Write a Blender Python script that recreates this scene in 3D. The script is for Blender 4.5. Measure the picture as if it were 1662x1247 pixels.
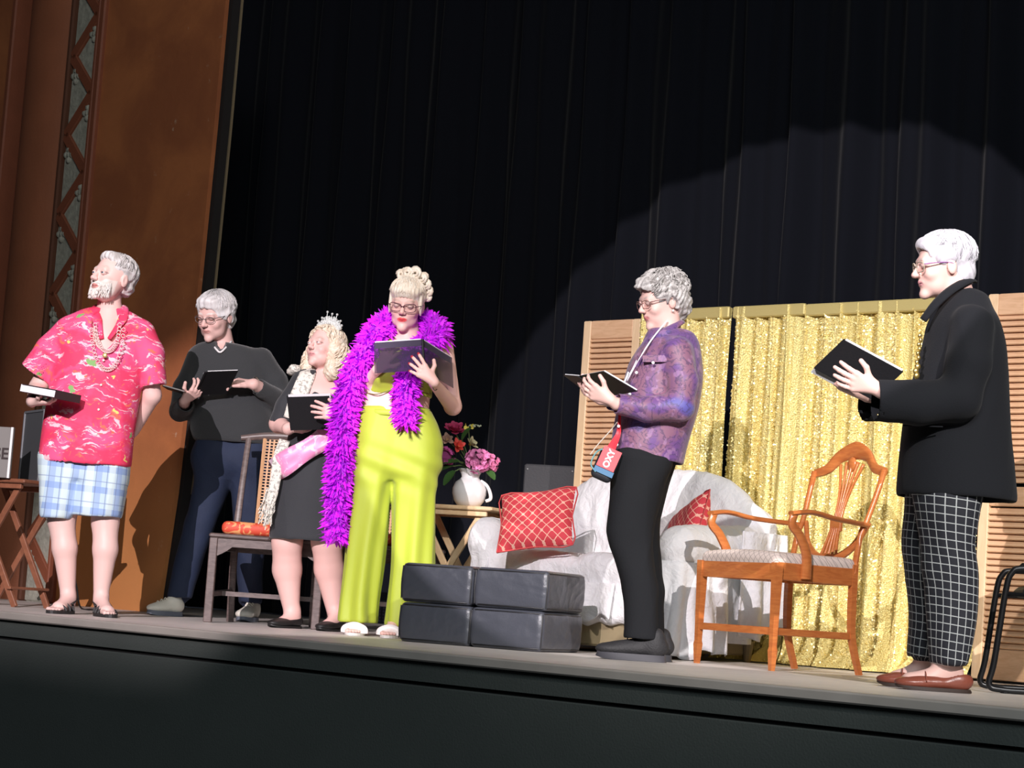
import bpy, math, random
import numpy as np
from mathutils import Vector, Matrix
PI = math.pi
rad = math.radians
for o in list(bpy.data.objects): bpy.data.objects.remove(o)
SC = bpy.context.scene
COL = SC.collection

# ------------------------------------------------------------ camera
F = 3500.0
PITCH, ROLL, EYE = 5.71, 4.0, 0.22
_p, _r = rad(PITCH), rad(ROLL)
_fw = np.array([0, math.cos(_p), math.sin(_p)])
_r0 = np.array([1.0, 0, 0]); _u0 = np.array([0, -math.sin(_p), math.cos(_p)])
_rt = math.cos(_r) * _r0 + math.sin(_r) * _u0
_up = -math.sin(_r) * _r0 + math.cos(_r) * _u0
cam = bpy.data.cameras.new('camera'); co = bpy.data.objects.new('camera', cam); COL.objects.link(co)
cam.sensor_fit = 'HORIZONTAL'; cam.sensor_width = 36.0; cam.lens = F / 1662 * 36
cam.clip_start = .05; cam.clip_end = 100
M = Matrix(((_rt[0], _up[0], -_fw[0], 0), (_rt[1], _up[1], -_fw[1], 0), (_rt[2], _up[2], -_fw[2], EYE), (0, 0, 0, 1)))
co.matrix_world = M
SC.camera = co

def ray(px, py): return F * _fw + (px - 831) * _rt - (py - 623.5) * _up
def P(px, py, Y):                       # point of the place seen at a pixel, at distance Y into the hall
    r = ray(px, py); k = Y / r[1]
    return np.array([r[0] * k, Y, EYE + r[2] * k])
# stage coordinates: s runs along the stage edge (to the right), t runs upstage
TH = rad(43); Z0 = 8.08
_e = np.array([math.cos(TH), -math.sin(TH), 0]); _n = np.array([math.sin(TH), math.cos(TH), 0])
_o = np.array([0, Z0, 0])
def W(s, t, z=0): return _o + s * _e + t * _n + np.array([0, 0, z])
def onplane(px, py, t):                 # point on the upright plane parallel to the stage edge
    r = ray(px, py); c = np.array([0, 0, EYE])
    k = (t - (c - _o) @ _n) / (r @ _n)
    return c + k * r
def S(px, py, t): return float((onplane(px, py, t) - _o) @ _e)
def ZH(px, py, t): return float(onplane(px, py, t)[2])

# ------------------------------------------------------------ world, lights, exposure
w = bpy.data.worlds.new('world'); SC.world = w; w.use_nodes = True
w.node_tree.nodes['Background'].inputs[0].default_value = (.55, .62, .8, 1)
w.node_tree.nodes['Background'].inputs[1].default_value = .018
def spot(name, loc, tgt, energy, angle, blend, size, col):
    l = bpy.data.lights.new(name, 'SPOT'); l.energy = energy; l.spot_size = angle; l.spot_blend = blend
    l.shadow_soft_size = size; l.color = col
    o = bpy.data.objects.new(name, l); COL.objects.link(o); o.location = loc
    o.rotation_euler = (Vector(tgt) - Vector(loc)).to_track_quat('-Z', 'Y').to_euler(); return o
LK = (-2.8, -2.5, 5.5)
tgt = onplane(1280, 823, 4.2)
edge = onplane(1280, 215, 4.2)
a1 = (Vector(tgt) - Vector(LK)).angle(Vector(edge) - Vector(LK))
spot('follow_spot', LK, tgt, 6900, 2 * a1, .06, .015, (1.0, .90, .93))
LK2 = (-3.5, -2.2, 5.0)
spot('wash_spot', LK2, P(262, 830, 10.9), 9300, rad(13.4), .35, .015, (1.0, .88, .92))
spot('cross_spot', (3.4, -2.0, 5.6), P(1270, 930, 9.3), 5600, rad(17.5), .9, .05, (1.0, .93, .90))
hl = bpy.data.lights.new('hall_fill', 'AREA'); hl.energy = 620; hl.size = 4; hl.color = (.85, .95, 1.0)  # unseen fill lamp added to brighten the stage front evenly and soften shadows
ho = bpy.data.objects.new('hall_fill', hl); COL.objects.link(ho); ho.location = (0, -4, 6.5); ho.rotation_euler = (Vector((0, 9, -.5)) - Vector((0, -4, 6.5))).to_track_quat('-Z', 'Y').to_euler()
LAMPS = [(LK, tgt, 'unseen theatre spotlight with a flap added to shade the stage front, aimed stage right'), (LK2, P(330, 800, 10.9), 'unseen theatre spotlight with a flap added to shade the stage front, aimed stage left')]
al = bpy.data.lights.new('border_light', 'AREA'); al.energy = 26; al.size = 4; al.size_y = .6; al.shape = 'RECTANGLE'; al.color = (1, .9, .8)
ao = bpy.data.objects.new('border_light', al); COL.objects.link(ao); ao.location = W(0, 1.2, 5.4); ao.rotation_euler = (0, 0, -TH)
spot('wall_light', (-1.5, 4.5, 5.5), onplane(230, 300, 1.7), 290, rad(50), .8, .3, (1.0, .80, .66))
SC.view_settings.view_transform = 'Standard'; SC.view_settings.look = 'None'
SC.view_settings.gamma = 1; SC.view_settings.exposure = 0.0; SC.view_settings.use_curve_mapping = False

# ------------------------------------------------------------ materials
def mat(name, col, rough=.6, metal=0, bump=0, bscale=60, spec=.5, sheen=0, var=0, vscale=8, attr=None, emit=None, coat=0):
    m = bpy.data.materials.new(name); m.use_nodes = True; nt = m.node_tree; b = nt.nodes['Principled BSDF']
    c = (*col, 1) if len(col) == 3 else col
    b.inputs['Base Color'].default_value = c; b.inputs['Roughness'].default_value = rough; b.inputs['Metallic'].default_value = metal
    b.inputs['Specular IOR Level'].default_value = spec
    if sheen: b.inputs['Sheen Weight'].default_value = sheen
    if coat: b.inputs['Coat Weight'].default_value = coat
    tc = nt.nodes.new('ShaderNodeTexCoord')
    if var:
        n = nt.nodes.new('ShaderNodeTexNoise'); n.inputs['Scale'].default_value = vscale; n.inputs['Detail'].default_value = 4
        nt.links.new(tc.outputs['Object'], n.inputs['Vector'])
        mx = nt.nodes.new('ShaderNodeMix'); mx.data_type = 'RGBA'
        mx.inputs['A'].default_value = tuple(max(0, x * (1 - var)) for x in c[:3]) + (1,)
        mx.inputs['B'].default_value = tuple(min(1, x * (1 + var)) for x in c[:3]) + (1,)
        nt.links.new(n.outputs['Fac'], mx.inputs['Factor']); nt.links.new(mx.outputs['Result'], b.inputs['Base Color'])
    if attr:
        a = nt.nodes.new('ShaderNodeAttribute'); a.attribute_name = attr; nt.links.new(a.outputs['Color'], b.inputs['Base Color'])
    if bump:
        n = nt.nodes.new('ShaderNodeTexNoise'); n.inputs['Scale'].default_value = bscale; n.inputs['Detail'].default_value = 3
        nt.links.new(tc.outputs['Object'], n.inputs['Vector'])
        bp = nt.nodes.new('ShaderNodeBump'); bp.inputs['Strength'].default_value = bump; bp.inputs['Distance'].default_value = .01
        nt.links.new(n.outputs['Fac'], bp.inputs['Height']); nt.links.new(bp.outputs['Normal'], b.inputs['Normal'])
    return m
class NT:                               # small node-writing helper
    def __init__(s, m): s.t = m.node_tree; s.b = s.t.nodes['Principled BSDF']
    def n(s, kind, **kw):
        nd = s.t.nodes.new('ShaderNode' + kind)
        for k, v in kw.items():
            if k in ('op',): nd.operation = v
            elif hasattr(nd, k) and k not in nd.inputs: setattr(nd, k, v)
            else: s.set(nd, k, v)
        return nd
    def set(s, nd, k, v):
        i = nd.inputs[k.replace('_', ' ')] if isinstance(k, str) else nd.inputs[k]
        if hasattr(v, 'is_output') or isinstance(v, bpy.types.NodeSocket): s.t.links.new(v, i)
        else: i.default_value = v
    def math(s, op, a, b=0, c=0, clamp=False):
        nd = s.t.nodes.new('ShaderNodeMath'); nd.operation = op; nd.use_clamp = clamp
        for i, v in enumerate((a, b, c)):
            if isinstance(v, bpy.types.NodeSocket): s.t.links.new(v, nd.inputs[i])
            else: nd.inputs[i].default_value = v
        return nd.outputs[0]
    def mix(s, f, a, b):
        nd = s.t.nodes.new('ShaderNodeMix'); nd.data_type = 'RGBA'
        for k, v in (('Factor', f), ('A', a), ('B', b)):
            if isinstance(v, bpy.types.NodeSocket): s.t.links.new(v, nd.inputs[k])
            elif k == 'Factor': nd.inputs[k].default_value = v
            else: nd.inputs[k].default_value = (*v, 1)
        return nd.outputs['Result']
    def noise(s, vec, scale, detail=2, rough=.5, dist=0):
        nd = s.t.nodes.new('ShaderNodeTexNoise'); nd.inputs['Scale'].default_value = scale; nd.inputs['Detail'].default_value = detail
        nd.inputs['Roughness'].default_value = rough; nd.inputs['Distortion'].default_value = dist
        s.t.links.new(vec, nd.inputs['Vector']); return nd.outputs['Fac']
    def vor(s, vec, scale, feature='F1', out='Distance', rnd=1):
        nd = s.t.nodes.new('ShaderNodeTexVoronoi'); nd.feature = feature; nd.inputs['Scale'].default_value = scale
        nd.inputs['Randomness'].default_value = rnd
        s.t.links.new(vec, nd.inputs['Vector']); return nd.outputs[out]
    def ramp(s, f, a, b): # smooth threshold a..b -> 0..1
        nd = s.t.nodes.new('ShaderNodeMapRange'); nd.interpolation_type = 'SMOOTHSTEP'
        s.t.links.new(f, nd.inputs[0]); nd.inputs[1].default_value = a; nd.inputs[2].default_value = b; return nd.outputs[0]
    def obj(s): return s.t.nodes.new('ShaderNodeTexCoord').outputs['Object']
    def att(s, name):
        a = s.t.nodes.new('ShaderNodeAttribute'); a.attribute_name = name; return a.outputs['Vector']
    def scale(s, v, x, y, z):
        nd = s.t.nodes.new('ShaderNodeVectorMath'); nd.operation = 'MULTIPLY'; s.t.links.new(v, nd.inputs[0]); nd.inputs[1].default_value = (x, y, z); return nd.outputs[0]
    def xyz(s, v):
        nd = s.t.nodes.new('ShaderNodeSeparateXYZ'); s.t.links.new(v, nd.inputs[0]); return nd.outputs
    def color(s, c): s.t.links.new(c, s.b.inputs['Base Color'])
    def bump(s, h, st=.3, dist=.005):
        bp = s.t.nodes.new('ShaderNodeBump'); bp.inputs['Strength'].default_value = st; bp.inputs['Distance'].default_value = dist
        s.t.links.new(h, bp.inputs['Height']); s.t.links.new(bp.outputs['Normal'], s.b.inputs['Normal'])

def m_wood(name, c1, c2, rough=.35, sc=(3, 3, 25)):
    m = mat(name, c1, rough); k = NT(m); v = k.scale(k.obj(), *sc)
    f = k.noise(v, 3, 4, .6, 1.5); k.color(k.mix(k.ramp(f, .3, .7), c1, c2)); k.bump(f, .1, .002); return m
def m_lattice(name, base, line, step, width, attr='pat', diag=True, star=False, rough=.8):
    m = mat(name, base, rough); k = NT(m); x, y, _ = k.xyz(k.att(attr))
    if diag: u = k.math('ADD', x, y); v = k.math('SUBTRACT', x, y)
    else: u, v = x, y
    def ln(a, wd):
        f = k.math('FRACT', k.math('DIVIDE', a, step)); f = k.math('ABSOLUTE', k.math('SUBTRACT', f, .5))
        return k.math('GREATER_THAN', f, .5 - wd)
    a, b = ln(u, width), ln(v, width)
    fac = k.math('MAXIMUM', a, b)
    if star:
        a2, b2 = ln(k.math('ADD', u, step * .5), width * .8), ln(k.math('ADD', v, step * .5), width * .8)
        near = k.math('MINIMUM', ln(u, .17), ln(v, .17))
        fac = k.math('MAXIMUM', fac, k.math('MULTIPLY', near, k.math('MAXIMUM', ln(x, width * 1.3), ln(y, width * 1.3))))
    k.color(k.mix(fac, base, line)); return m

# ------------------------------------------------------------ object helpers
def link(o): COL.objects.link(o); return o
def tag(o, label=None, cat=None, group=None, kind=None):
    if label: o['label'] = label
    if cat: o['category'] = cat
    if group: o['group'] = group
    if kind: o['kind'] = kind
    return o
def empty(name, loc, rz=0):
    o = bpy.data.objects.new(name, None); link(o); o.location = loc; o.rotation_euler = (0, 0, rz); o.empty_display_size = .1; return o
def mesh_obj(name, verts, faces, m, parent=None, base=(0, 0, 0), smooth=False, mats=None, mi=None):
    me = bpy.data.meshes.new(name); v = np.asarray(verts, float) - np.asarray(base, float)
    if isinstance(faces, np.ndarray) and faces.ndim == 2:
        nf, nv = faces.shape
        me.vertices.add(len(v)); me.vertices.foreach_set('co', v.astype(np.float32).ravel())
        me.loops.add(nf * nv); me.loops.foreach_set('vertex_index', faces.astype(np.int32).ravel())
        me.polygons.add(nf); me.polygons.foreach_set('loop_start', np.arange(0, nf * nv, nv, dtype=np.int32))
        me.update(calc_edges=True)
    else:
        me.from_pydata([tuple(x) for x in v], [], [tuple(f) for f in faces]); me.update()
    for x in (mats or [m]): me.materials.append(x)
    if mi is not None: me.polygons.foreach_set('material_index', np.asarray(mi, np.int32))
    if smooth: me.polygons.foreach_set('use_smooth', np.ones(len(me.polygons), bool))
    o = bpy.data.objects.new(name, me); link(o)
    if parent is not None: o.parent = parent
    else: o.location = tuple(base)
    return o
class MB:                               # collects pieces into one mesh
    def __init__(s): s.v = []; s.f = []
    def add(s, v, f):
        n = len(s.v); s.v += [tuple(x) for x in v]; s.f += [tuple(i + n for i in q) for q in f]; return s
    def box(s, c, d, R=None, bev=0):
        x, y, z = [a / 2 for a in d]
        if bev:
            b = bev; V = []; rings = [(-z, b), (-z + b, 0), (z - b, 0), (z, b)]
            for zz, ins in rings:
                for (sx, sy) in ((-1, -1), (1, -1), (1, 1), (-1, 1)):
                    X, Y = x - ins, y - ins
                    if sx * sy > 0: V += [(sx * X, sy * (Y - b), zz), (sx * (X - b), sy * Y, zz)][::1]
                    else: V += [(sx * (X - b), sy * Y, zz), (sx * X, sy * (Y - b), zz)]
            Fc = [tuple(range(7, -1, -1)), tuple(range(24, 32))]
            for k in range(3):
                for i in range(8): j = (i + 1) % 8; Fc.append((k * 8 + i, k * 8 + j, k * 8 + 8 + j, k * 8 + 8 + i))
        else:
            V = [(-x, -y, -z), (x, -y, -z), (x, y, -z), (-x, y, -z), (-x, -y, z), (x, -y, z), (x, y, z), (-x, y, z)]
            Fc = [(3, 2, 1, 0), (4, 5, 6, 7), (0, 1, 5, 4), (1, 2, 6, 5), (2, 3, 7, 6), (3, 0, 4, 7)]
        V = np.array(V)
        if R is not None: V = V @ np.array(R).T
        return s.add(V + np.array(c), Fc)
    def sweep(s, pts, ra, rb=None, up=(0, 0, 1), n=8, sub=6, sq=2, cap=True):
        pts = crom(np.array(pts, float), sub) if sub > 1 and len(pts) > 2 else np.array(pts, float)
        m = len(pts); ra = np.interp(np.linspace(0, 1, m), np.linspace(0, 1, len(np.atleast_1d(ra))), np.atleast_1d(ra))
        rb = ra if rb is None else np.interp(np.linspace(0, 1, m), np.linspace(0, 1, len(np.atleast_1d(rb))), np.atleast_1d(rb))
        T = np.gradient(pts, axis=0); T /= np.linalg.norm(T, axis=1)[:, None] + 1e-9
        V = []; u = np.array(up, float); sd = None
        for i in range(m):
            a = np.cross(T[i], u)
            if np.linalg.norm(a) < .05: a = sd if sd is not None else np.cross(T[i], (1, .1, 0))
            a = a / np.linalg.norm(a)
            if sd is not None and a @ sd < 0: a = -a
            sd = a; b = np.cross(a, T[i])
            for k in range(n):
                t = 2 * PI * (k + .5) / n; c, sn = math.cos(t), math.sin(t)
                if sq > 2: q = (abs(c) ** sq + abs(sn) ** sq) ** (-1 / sq); c, sn = c * q, sn * q
                V.append(pts[i] + a * ra[i] * c + b * rb[i] * sn)
        Fc = [(i * n + k, i * n + (k + 1) % n, (i + 1) * n + (k + 1) % n, (i + 1) * n + k) for i in range(m - 1) for k in range(n)]
        if cap: Fc += [tuple(range(n - 1, -1, -1)), tuple(range((m - 1) * n, m * n))]
        return s.add(V, Fc)
    def beam(s, a, b, w_, t_, up=(0, 0, 1)):
        a, b = np.array(a, float), np.array(b, float); d = b - a; L = np.linalg.norm(d); d /= L
        x = np.cross(d, up); 
        if np.linalg.norm(x) < .01: x = np.cross(d, (0, 1, 0))
        x /= np.linalg.norm(x); y = np.cross(x, d)
        return s.box((a + b) / 2, (w_, t_, L), R=np.stack([x, y, d], 1), bev=min(w_, t_) * .15)
    def lathe(s, prof, c=(0, 0, 0), n=32, close=False):
        V = []; c = np.array(c)
        for r, z in prof:
            for k in range(n): a = 2 * PI * k / n; V.append(c + (r * math.cos(a), r * math.sin(a), z))
        m = len(prof)
        Fc = [(i * n + k, i * n + (k + 1) % n, (i + 1) * n + (k + 1) % n, (i + 1) * n + k) for i in range(m - 1) for k in range(n)]
        Fc += [tuple(range(n - 1, -1, -1))]
        if not close: Fc += [tuple(range((m - 1) * n, m * n))]
        return s.add(V, Fc)
    def ball(s, c, r, R=None, n=10, m=7):
        V = []; r = np.broadcast_to(r, 3)
        for i in range(m + 1):
            th = PI * i / m
            for k in range(n):
                a = 2 * PI * k / n; V.append((r[0] * math.sin(th) * math.cos(a), r[1] * math.sin(th) * math.sin(a), r[2] * math.cos(th)))
        V = np.array(V)
        if R is not None: V = V @ np.array(R).T
        Fc = [(i * n + k, (i + 1) * n + k, (i + 1) * n + (k + 1) % n, i * n + (k + 1) % n) for i in range(m) for k in range(n)]
        return s.add(V + np.array(c), Fc)
    def tr(s, d): s.v = [tuple(np.array(x) + d) for x in s.v]; return s
    def build(s, name, m, parent=None, base=(0, 0, 0), smooth=False, R=None):
        V = np.array(s.v)
        return mesh_obj(name, V, s.f, m, parent, base, smooth)
def smooth_by_angle(o, a=40):
    o.data.polygons.foreach_set('use_smooth', np.ones(len(o.data.polygons), bool)); o.data.set_sharp_from_angle(angle=rad(a)); return o
def crom(p, sub):
    q = np.vstack([2 * p[0] - p[1], p, 2 * p[-1] - p[-2]]); out = []
    for i in range(1, len(q) - 2):
        for k in range(sub):
            t = k / sub; a, b, c, d = q[i - 1], q[i], q[i + 1], q[i + 2]
            out.append(.5 * ((2 * b) + (-a + c) * t + (2 * a - 5 * b + 4 * c - d) * t * t + (-a + 3 * b - 3 * c + d) * t ** 3))
    out.append(p[-1]); return np.array(out)
def rotz(a): c, s = math.cos(a), math.sin(a); return np.array([[c, -s, 0], [s, c, 0], [0, 0, 1]])
def nrm(v): v = np.array(v, float); return v / np.linalg.norm(v)
def text_obj(name, s, size, m, origin, xdir, ydir, parent=None, base=(0, 0, 0), depth=.001, align='CENTER', bold=0):
    cu = bpy.data.curves.new(name, 'FONT'); cu.body = s; cu.size = size; cu.extrude = depth; cu.align_x = align; cu.align_y = 'CENTER'; cu.offset = bold
    t = bpy.data.objects.new('tmp', cu); link(t); dg = bpy.context.evaluated_depsgraph_get()
    me = bpy.data.meshes.new_from_object(t.evaluated_get(dg)); bpy.data.objects.remove(t)
    x = nrm(xdir); z = nrm(np.cross(x, ydir)); y = np.cross(z, x)
    Rm = np.stack([x, y, z], 1)
    for v in me.vertices: v.co = Vector(Rm @ np.array(v.co) + np.array(origin) - np.array(base))
    me.materials.clear(); me.materials.append(m)
    o = bpy.data.objects.new(name, me); link(o)
    if parent is not None: o.parent = parent
    return o

# ------------------------------------------------------------ signed-distance modelling
def smin(a, b, k):
    h = np.clip(.5 + .5 * (b - a) / k, 0, 1); return b * (1 - h) + a * h - k * h * (1 - h)
def smax(a, b, k): return -smin(-a, -b, k)
def rc(a, b, ra, rb):
    a, b = np.array(a, np.float32), np.array(b, np.float32); ab = b - a; L = float(ab @ ab) + 1e-9
    def f(p):
        t = np.clip((p - a) @ ab / L, 0, 1); d = p - a - t[:, None] * ab
        return np.sqrt((d * d).sum(1)) - (ra + t * (rb - ra))
    return f
def limb(pts, rads): return [rc(pts[i], pts[i + 1], rads[i], rads[i + 1]) for i in range(len(pts) - 1)]
def ell(c, r, R=None):
    c = np.array(c, np.float32); r = np.array(r, np.float32)
    def f(p):
        q = p - c
        if R is not None: q = q @ np.array(R, np.float32)
        k0 = np.sqrt(((q / r) ** 2).sum(1)) + 1e-9; k1 = np.sqrt(((q / r ** 2) ** 2).sum(1)) + 1e-9
        return k0 * (k0 - 1) / k1
    return f
def rbox(c, h, r, R=None):
    c = np.array(c, np.float32); h = np.array(h, np.float32) - r
    def f(p):
        q = p - c
        if R is not None: q = q @ np.array(R, np.float32)
        q = np.abs(q) - h; return np.sqrt((np.maximum(q, 0) ** 2).sum(1)) + np.minimum(q.max(1), 0) - r
    return f
def plane(o, n):                        # keeps the side the normal points away from
    o = np.array(o, np.float32); n = nrm(n).astype(np.float32)
    return lambda p: (p - o) @ n
class Loft:
    """horizontal ellipses; rows (image row, left, right, half depth, depth offset) around base distance Z"""
    def __init__(s, Z, rows, n=2.3, cap=.02, fold=None, hollow=0, world=False):
        R = []
        for r in rows:
            py, l, rr, hd = r[:4]; dz = r[4] if len(r) > 4 else 0
            c = P((l + rr) / 2, py, Z + dz); R.append((c[2], c[0], c[1], (rr - l) / 2 * (Z + dz) / F, hd))
        R = np.array(sorted(R)); q = crom(R, 8) if len(R) > 2 else R
        q = q[np.argsort(q[:, 0])]
        s.z, s.cx, s.cy, s.w, s.d = [q[:, i].astype(np.float32) for i in range(5)]
        s.w = np.maximum(s.w, .005); s.d = np.maximum(s.d, .005)
        s.n, s.cap, s.fold, s.hollow = n, cap, fold, hollow
    def at(s, z): return [np.interp(z, s.z, a) for a in (s.cx, s.cy, s.w, s.d)]
    def __call__(s, p):
        cx, cy, w_, d_ = s.at(p[:, 2]); x, y = p[:, 0] - cx, p[:, 1] - cy
        q = (np.abs(x / w_) ** s.n + np.abs(y / d_) ** s.n) ** (1 / s.n); m = np.minimum(w_, d_)
        dd = (q - 1) * m
        if s.fold is not None: dd = dd - s.fold(np.arctan2(x, -y), p[:, 2])
        zc = np.maximum(p[:, 2] - s.z[-1], s.z[0] - p[:, 2])
        out = smax(dd, zc, s.cap)
        if s.hollow: out = smax(out, -np.maximum(dd + .012, p[:, 2] - (s.z[0] + s.hollow)), .006)
        return out
    def pat(s, p):
        cx, cy, w_, d_ = s.at(p[:, 2]); a = np.arctan2(p[:, 0] - cx, -(p[:, 1] - cy))
        return a * np.mean((s.w + s.d) / 2), np.hypot(p[:, 0] - cx, p[:, 1] - cy) / np.hypot(w_, d_)
def near(f, c, r):                      # evaluate a costly shape only around it
    c = np.array(c, np.float32)
    def g(p):
        d = np.sqrt(((p - c) ** 2).sum(1)); out = d - r * .7; m = d < r
        if m.any(): out[m] = f(p[m])
        return out
    return g
def union(fs, k=.02):
    def f(p):
        d = None
        for g in fs:
            kk = k
            if isinstance(g, tuple):
                if g[0] == '-': d = smax(d, -g[1](p), g[2]); continue
                if g[0] == '&': d = smax(d, g[1](p), g[2]); continue
                g, kk = g
            e = g(p); d = e if d is None else smin(d, e, kk)
        return d
    return f
def surface(f, lo, hi, h, B=6):
    lo = np.array(lo, float); n = np.ceil((np.array(hi) - lo) / h / B).astype(int); N = n * B
    bi = np.stack(np.meshgrid(*[np.arange(k) for k in n], indexing='ij'), -1).reshape(-1, 3)
    cen = (lo + (bi + .5) * B * h).astype(np.float32); dc = f(cen)
    D = np.repeat(np.repeat(np.repeat(np.sign(dc).reshape(n), B, 0), B, 1), B, 2).astype(np.float32)
    keep = bi[np.abs(dc) < B * h * 1.35 + .004]
    g = np.stack(np.meshgrid(*[np.arange(B)] * 3, indexing='ij'), -1).reshape(-1, 3)
    for i in range(0, len(keep), 800):
        idx = (keep[i:i + 800, None, :] * B + g[None]).reshape(-1, 3)
        D[idx[:, 0], idx[:, 1], idx[:, 2]] = f((lo + idx * h).astype(np.float32))
    ins = D < 0
    c8 = sum(ins[a:N[0] - 1 + a, b:N[1] - 1 + b, c:N[2] - 1 + c].astype(np.int8) for a in (0, 1) for b in (0, 1) for c in (0, 1))
    act = np.argwhere((c8 > 0) & (c8 < 8))
    vid = np.full(c8.shape, -1, np.int64); vid[act[:, 0], act[:, 1], act[:, 2]] = np.arange(len(act))
    acc = np.zeros((len(act), 3)); cnt = np.zeros(len(act))
    for ax in range(3):
        o1, o2 = [a for a in range(3) if a != ax]
        for a in (0, 1):
            for b in (0, 1):
                A = act.copy(); A[:, o1] += a; A[:, o2] += b; Bq = A.copy(); Bq[:, ax] += 1
                da, db = D[A[:, 0], A[:, 1], A[:, 2]], D[Bq[:, 0], Bq[:, 1], Bq[:, 2]]
                m = (da < 0) != (db < 0); t = np.clip(da[m] / (da[m] - db[m]), 0, 1)
                q = A[m].astype(float); q[:, ax] += t; acc[m] += q; cnt[m] += 1
    V = lo + acc / cnt[:, None] * h
    Q = []
    for ax in range(3):
        o1, o2 = (ax + 1) % 3, (ax + 2) % 3
        sl = [slice(1, k - 1) for k in N]; sl2 = list(sl); sl[ax] = slice(0, N[ax] - 1); sl2[ax] = slice(1, N[ax])
        a, b = ins[tuple(sl)], ins[tuple(sl2)]; E = np.argwhere(a != b); s_ = a[E[:, 0], E[:, 1], E[:, 2]]
        off = np.array([1, 1, 1]); off[ax] = 0; E = E + off
        def vi(d1, d2):
            q = E.copy(); q[:, o1] += d1; q[:, o2] += d2; return vid[q[:, 0], q[:, 1], q[:, 2]]
        q = np.stack([vi(-1, -1), vi(0, -1), vi(0, 0), vi(-1, 0)], 1)
        q[~s_] = q[~s_][:, ::-1]; Q.append(q)
    Q = np.vstack(Q); Q = Q[(Q >= 0).all(1)]
    return V, Q
def normals(V, Q):
    d = np.cross(V[Q[:, 2]] - V[Q[:, 0]], V[Q[:, 3]] - V[Q[:, 1]]); N = np.zeros_like(V)
    for i in range(4): np.add.at(N, Q[:, i], d)
    return N / (np.linalg.norm(N, axis=1)[:, None] + 1e-12)
def relax(V, Q, it=1, lam=.5):
    for _ in range(it):
        A = np.zeros_like(V); c = np.zeros(len(V))
        for i in range(4):
            a, b = Q[:, i], Q[:, (i + 1) % 4]
            for x, y in ((a, b), (b, a)):
                for d in range(3): A[:, d] += np.bincount(x, V[y, d], len(V))
                c += np.bincount(x, minlength=len(V))
        V = V * (1 - lam) + lam * A / np.maximum(c, 1)[:, None]
    return V
def folds(V, amp, seed, kh=30, kv=8, n=6, warp=1.5):
    rg = np.random.RandomState(seed); out = np.zeros(len(V))
    for i in range(n):
        a = rg.uniform(0, 2 * PI); f = rg.uniform(.6, 1.6); k = np.array([math.cos(a) * kh, math.sin(a) * kh, rg.uniform(-1, 1) * kv]) * f
        a2 = rg.uniform(0, 2 * PI); k2 = np.array([math.cos(a2) * kh, math.sin(a2) * kh, rg.uniform(-1, 1) * kv * 2]) * .4
        s_ = np.sin(V @ k + warp * np.sin(V @ k2 + rg.uniform(0, 6)) + rg.uniform(0, 6)); out += (1 - np.abs(s_)) ** 1.5 - .4 if i % 2 else s_ * .5
    return amp * out / math.sqrt(n)
def sdf_obj(name, f, lo, hi, h, m, parent=None, base=(0, 0, 0), disp=None, pat=None, rel=1, color=None, mats=None, mi=None):
    V, Q = surface(f, lo, hi, h)
    if rel: V = relax(V, Q, rel)
    V0 = V.copy()
    if disp is not None: V = V + normals(V, Q) * disp(V)[:, None]
    o = mesh_obj(name, V, Q, m, parent, base, True, mats=mats, mi=(mi(V0, Q) if mi else None))
    setattr_v(o, V0, pat, color); return o
def setattr_v(o, V0, pat, color):
    if pat is not None:
        a = o.data.attributes.new('pat', 'FLOAT_VECTOR', 'POINT'); a.data.foreach_set('vector', np.ascontiguousarray(pat(V0), np.float32).ravel())
    if color is not None:
        c = color(V0) if callable(color) else color
        a = o.data.attributes.new('Col', 'FLOAT_COLOR', 'POINT'); c = np.concatenate([c, np.ones((len(c), 1))], 1); a.data.foreach_set('color', c.astype(np.float32).ravel())
# ============================================================ setting
T_WALL, T_BACK, T_BLACK = 2.1, 2.85, 4.2
# stage floor: boards running along the edge
mfl = mat('stage_floor', (.64, .60, .56), .5, var=.18, vscale=3, bump=.15, bscale=30)
MB().box(W(0, 3.15, -.02), (14, 6.3 - .14, .04), R=rotz(-TH)).build('floor', mfl)['kind'] = 'structure'
mlip = mat('stage_lip', (.42, .38, .34), .55, var=.25, vscale=5)
o = MB().box(W(0, .035, -.019), (14, .07, .038), R=rotz(-TH), bev=.006).build('trim_1', mlip); o['kind'] = 'structure'
mfas = mat('fascia_paint', (.062, .072, .066), .75, var=.12, vscale=4, bump=.2, bscale=120)
o = MB().box(W(0, .055, -.077), (14, .05, .078), R=rotz(-TH)).build('wall_front', mfas); o['kind'] = 'structure'
o = MB().box(W(0, .075, -.124), (14, .05, .016), R=rotz(-TH)).build('trim_2', mat('groove_black', (.004, .004, .004), .9)); o['kind'] = 'structure'
o = MB().box(W(0, .05, -.74), (14, .06, 1.216), R=rotz(-TH), bev=.004).build('wall_front_lower', mfas); o['kind'] = 'structure'
mhf = mat('hall_floor', (.03, .03, .03), .9)
o = MB().box((0, 2, -1.6), (22, 16, .06)).build('floor_hall', mhf); o['kind'] = 'structure'

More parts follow.
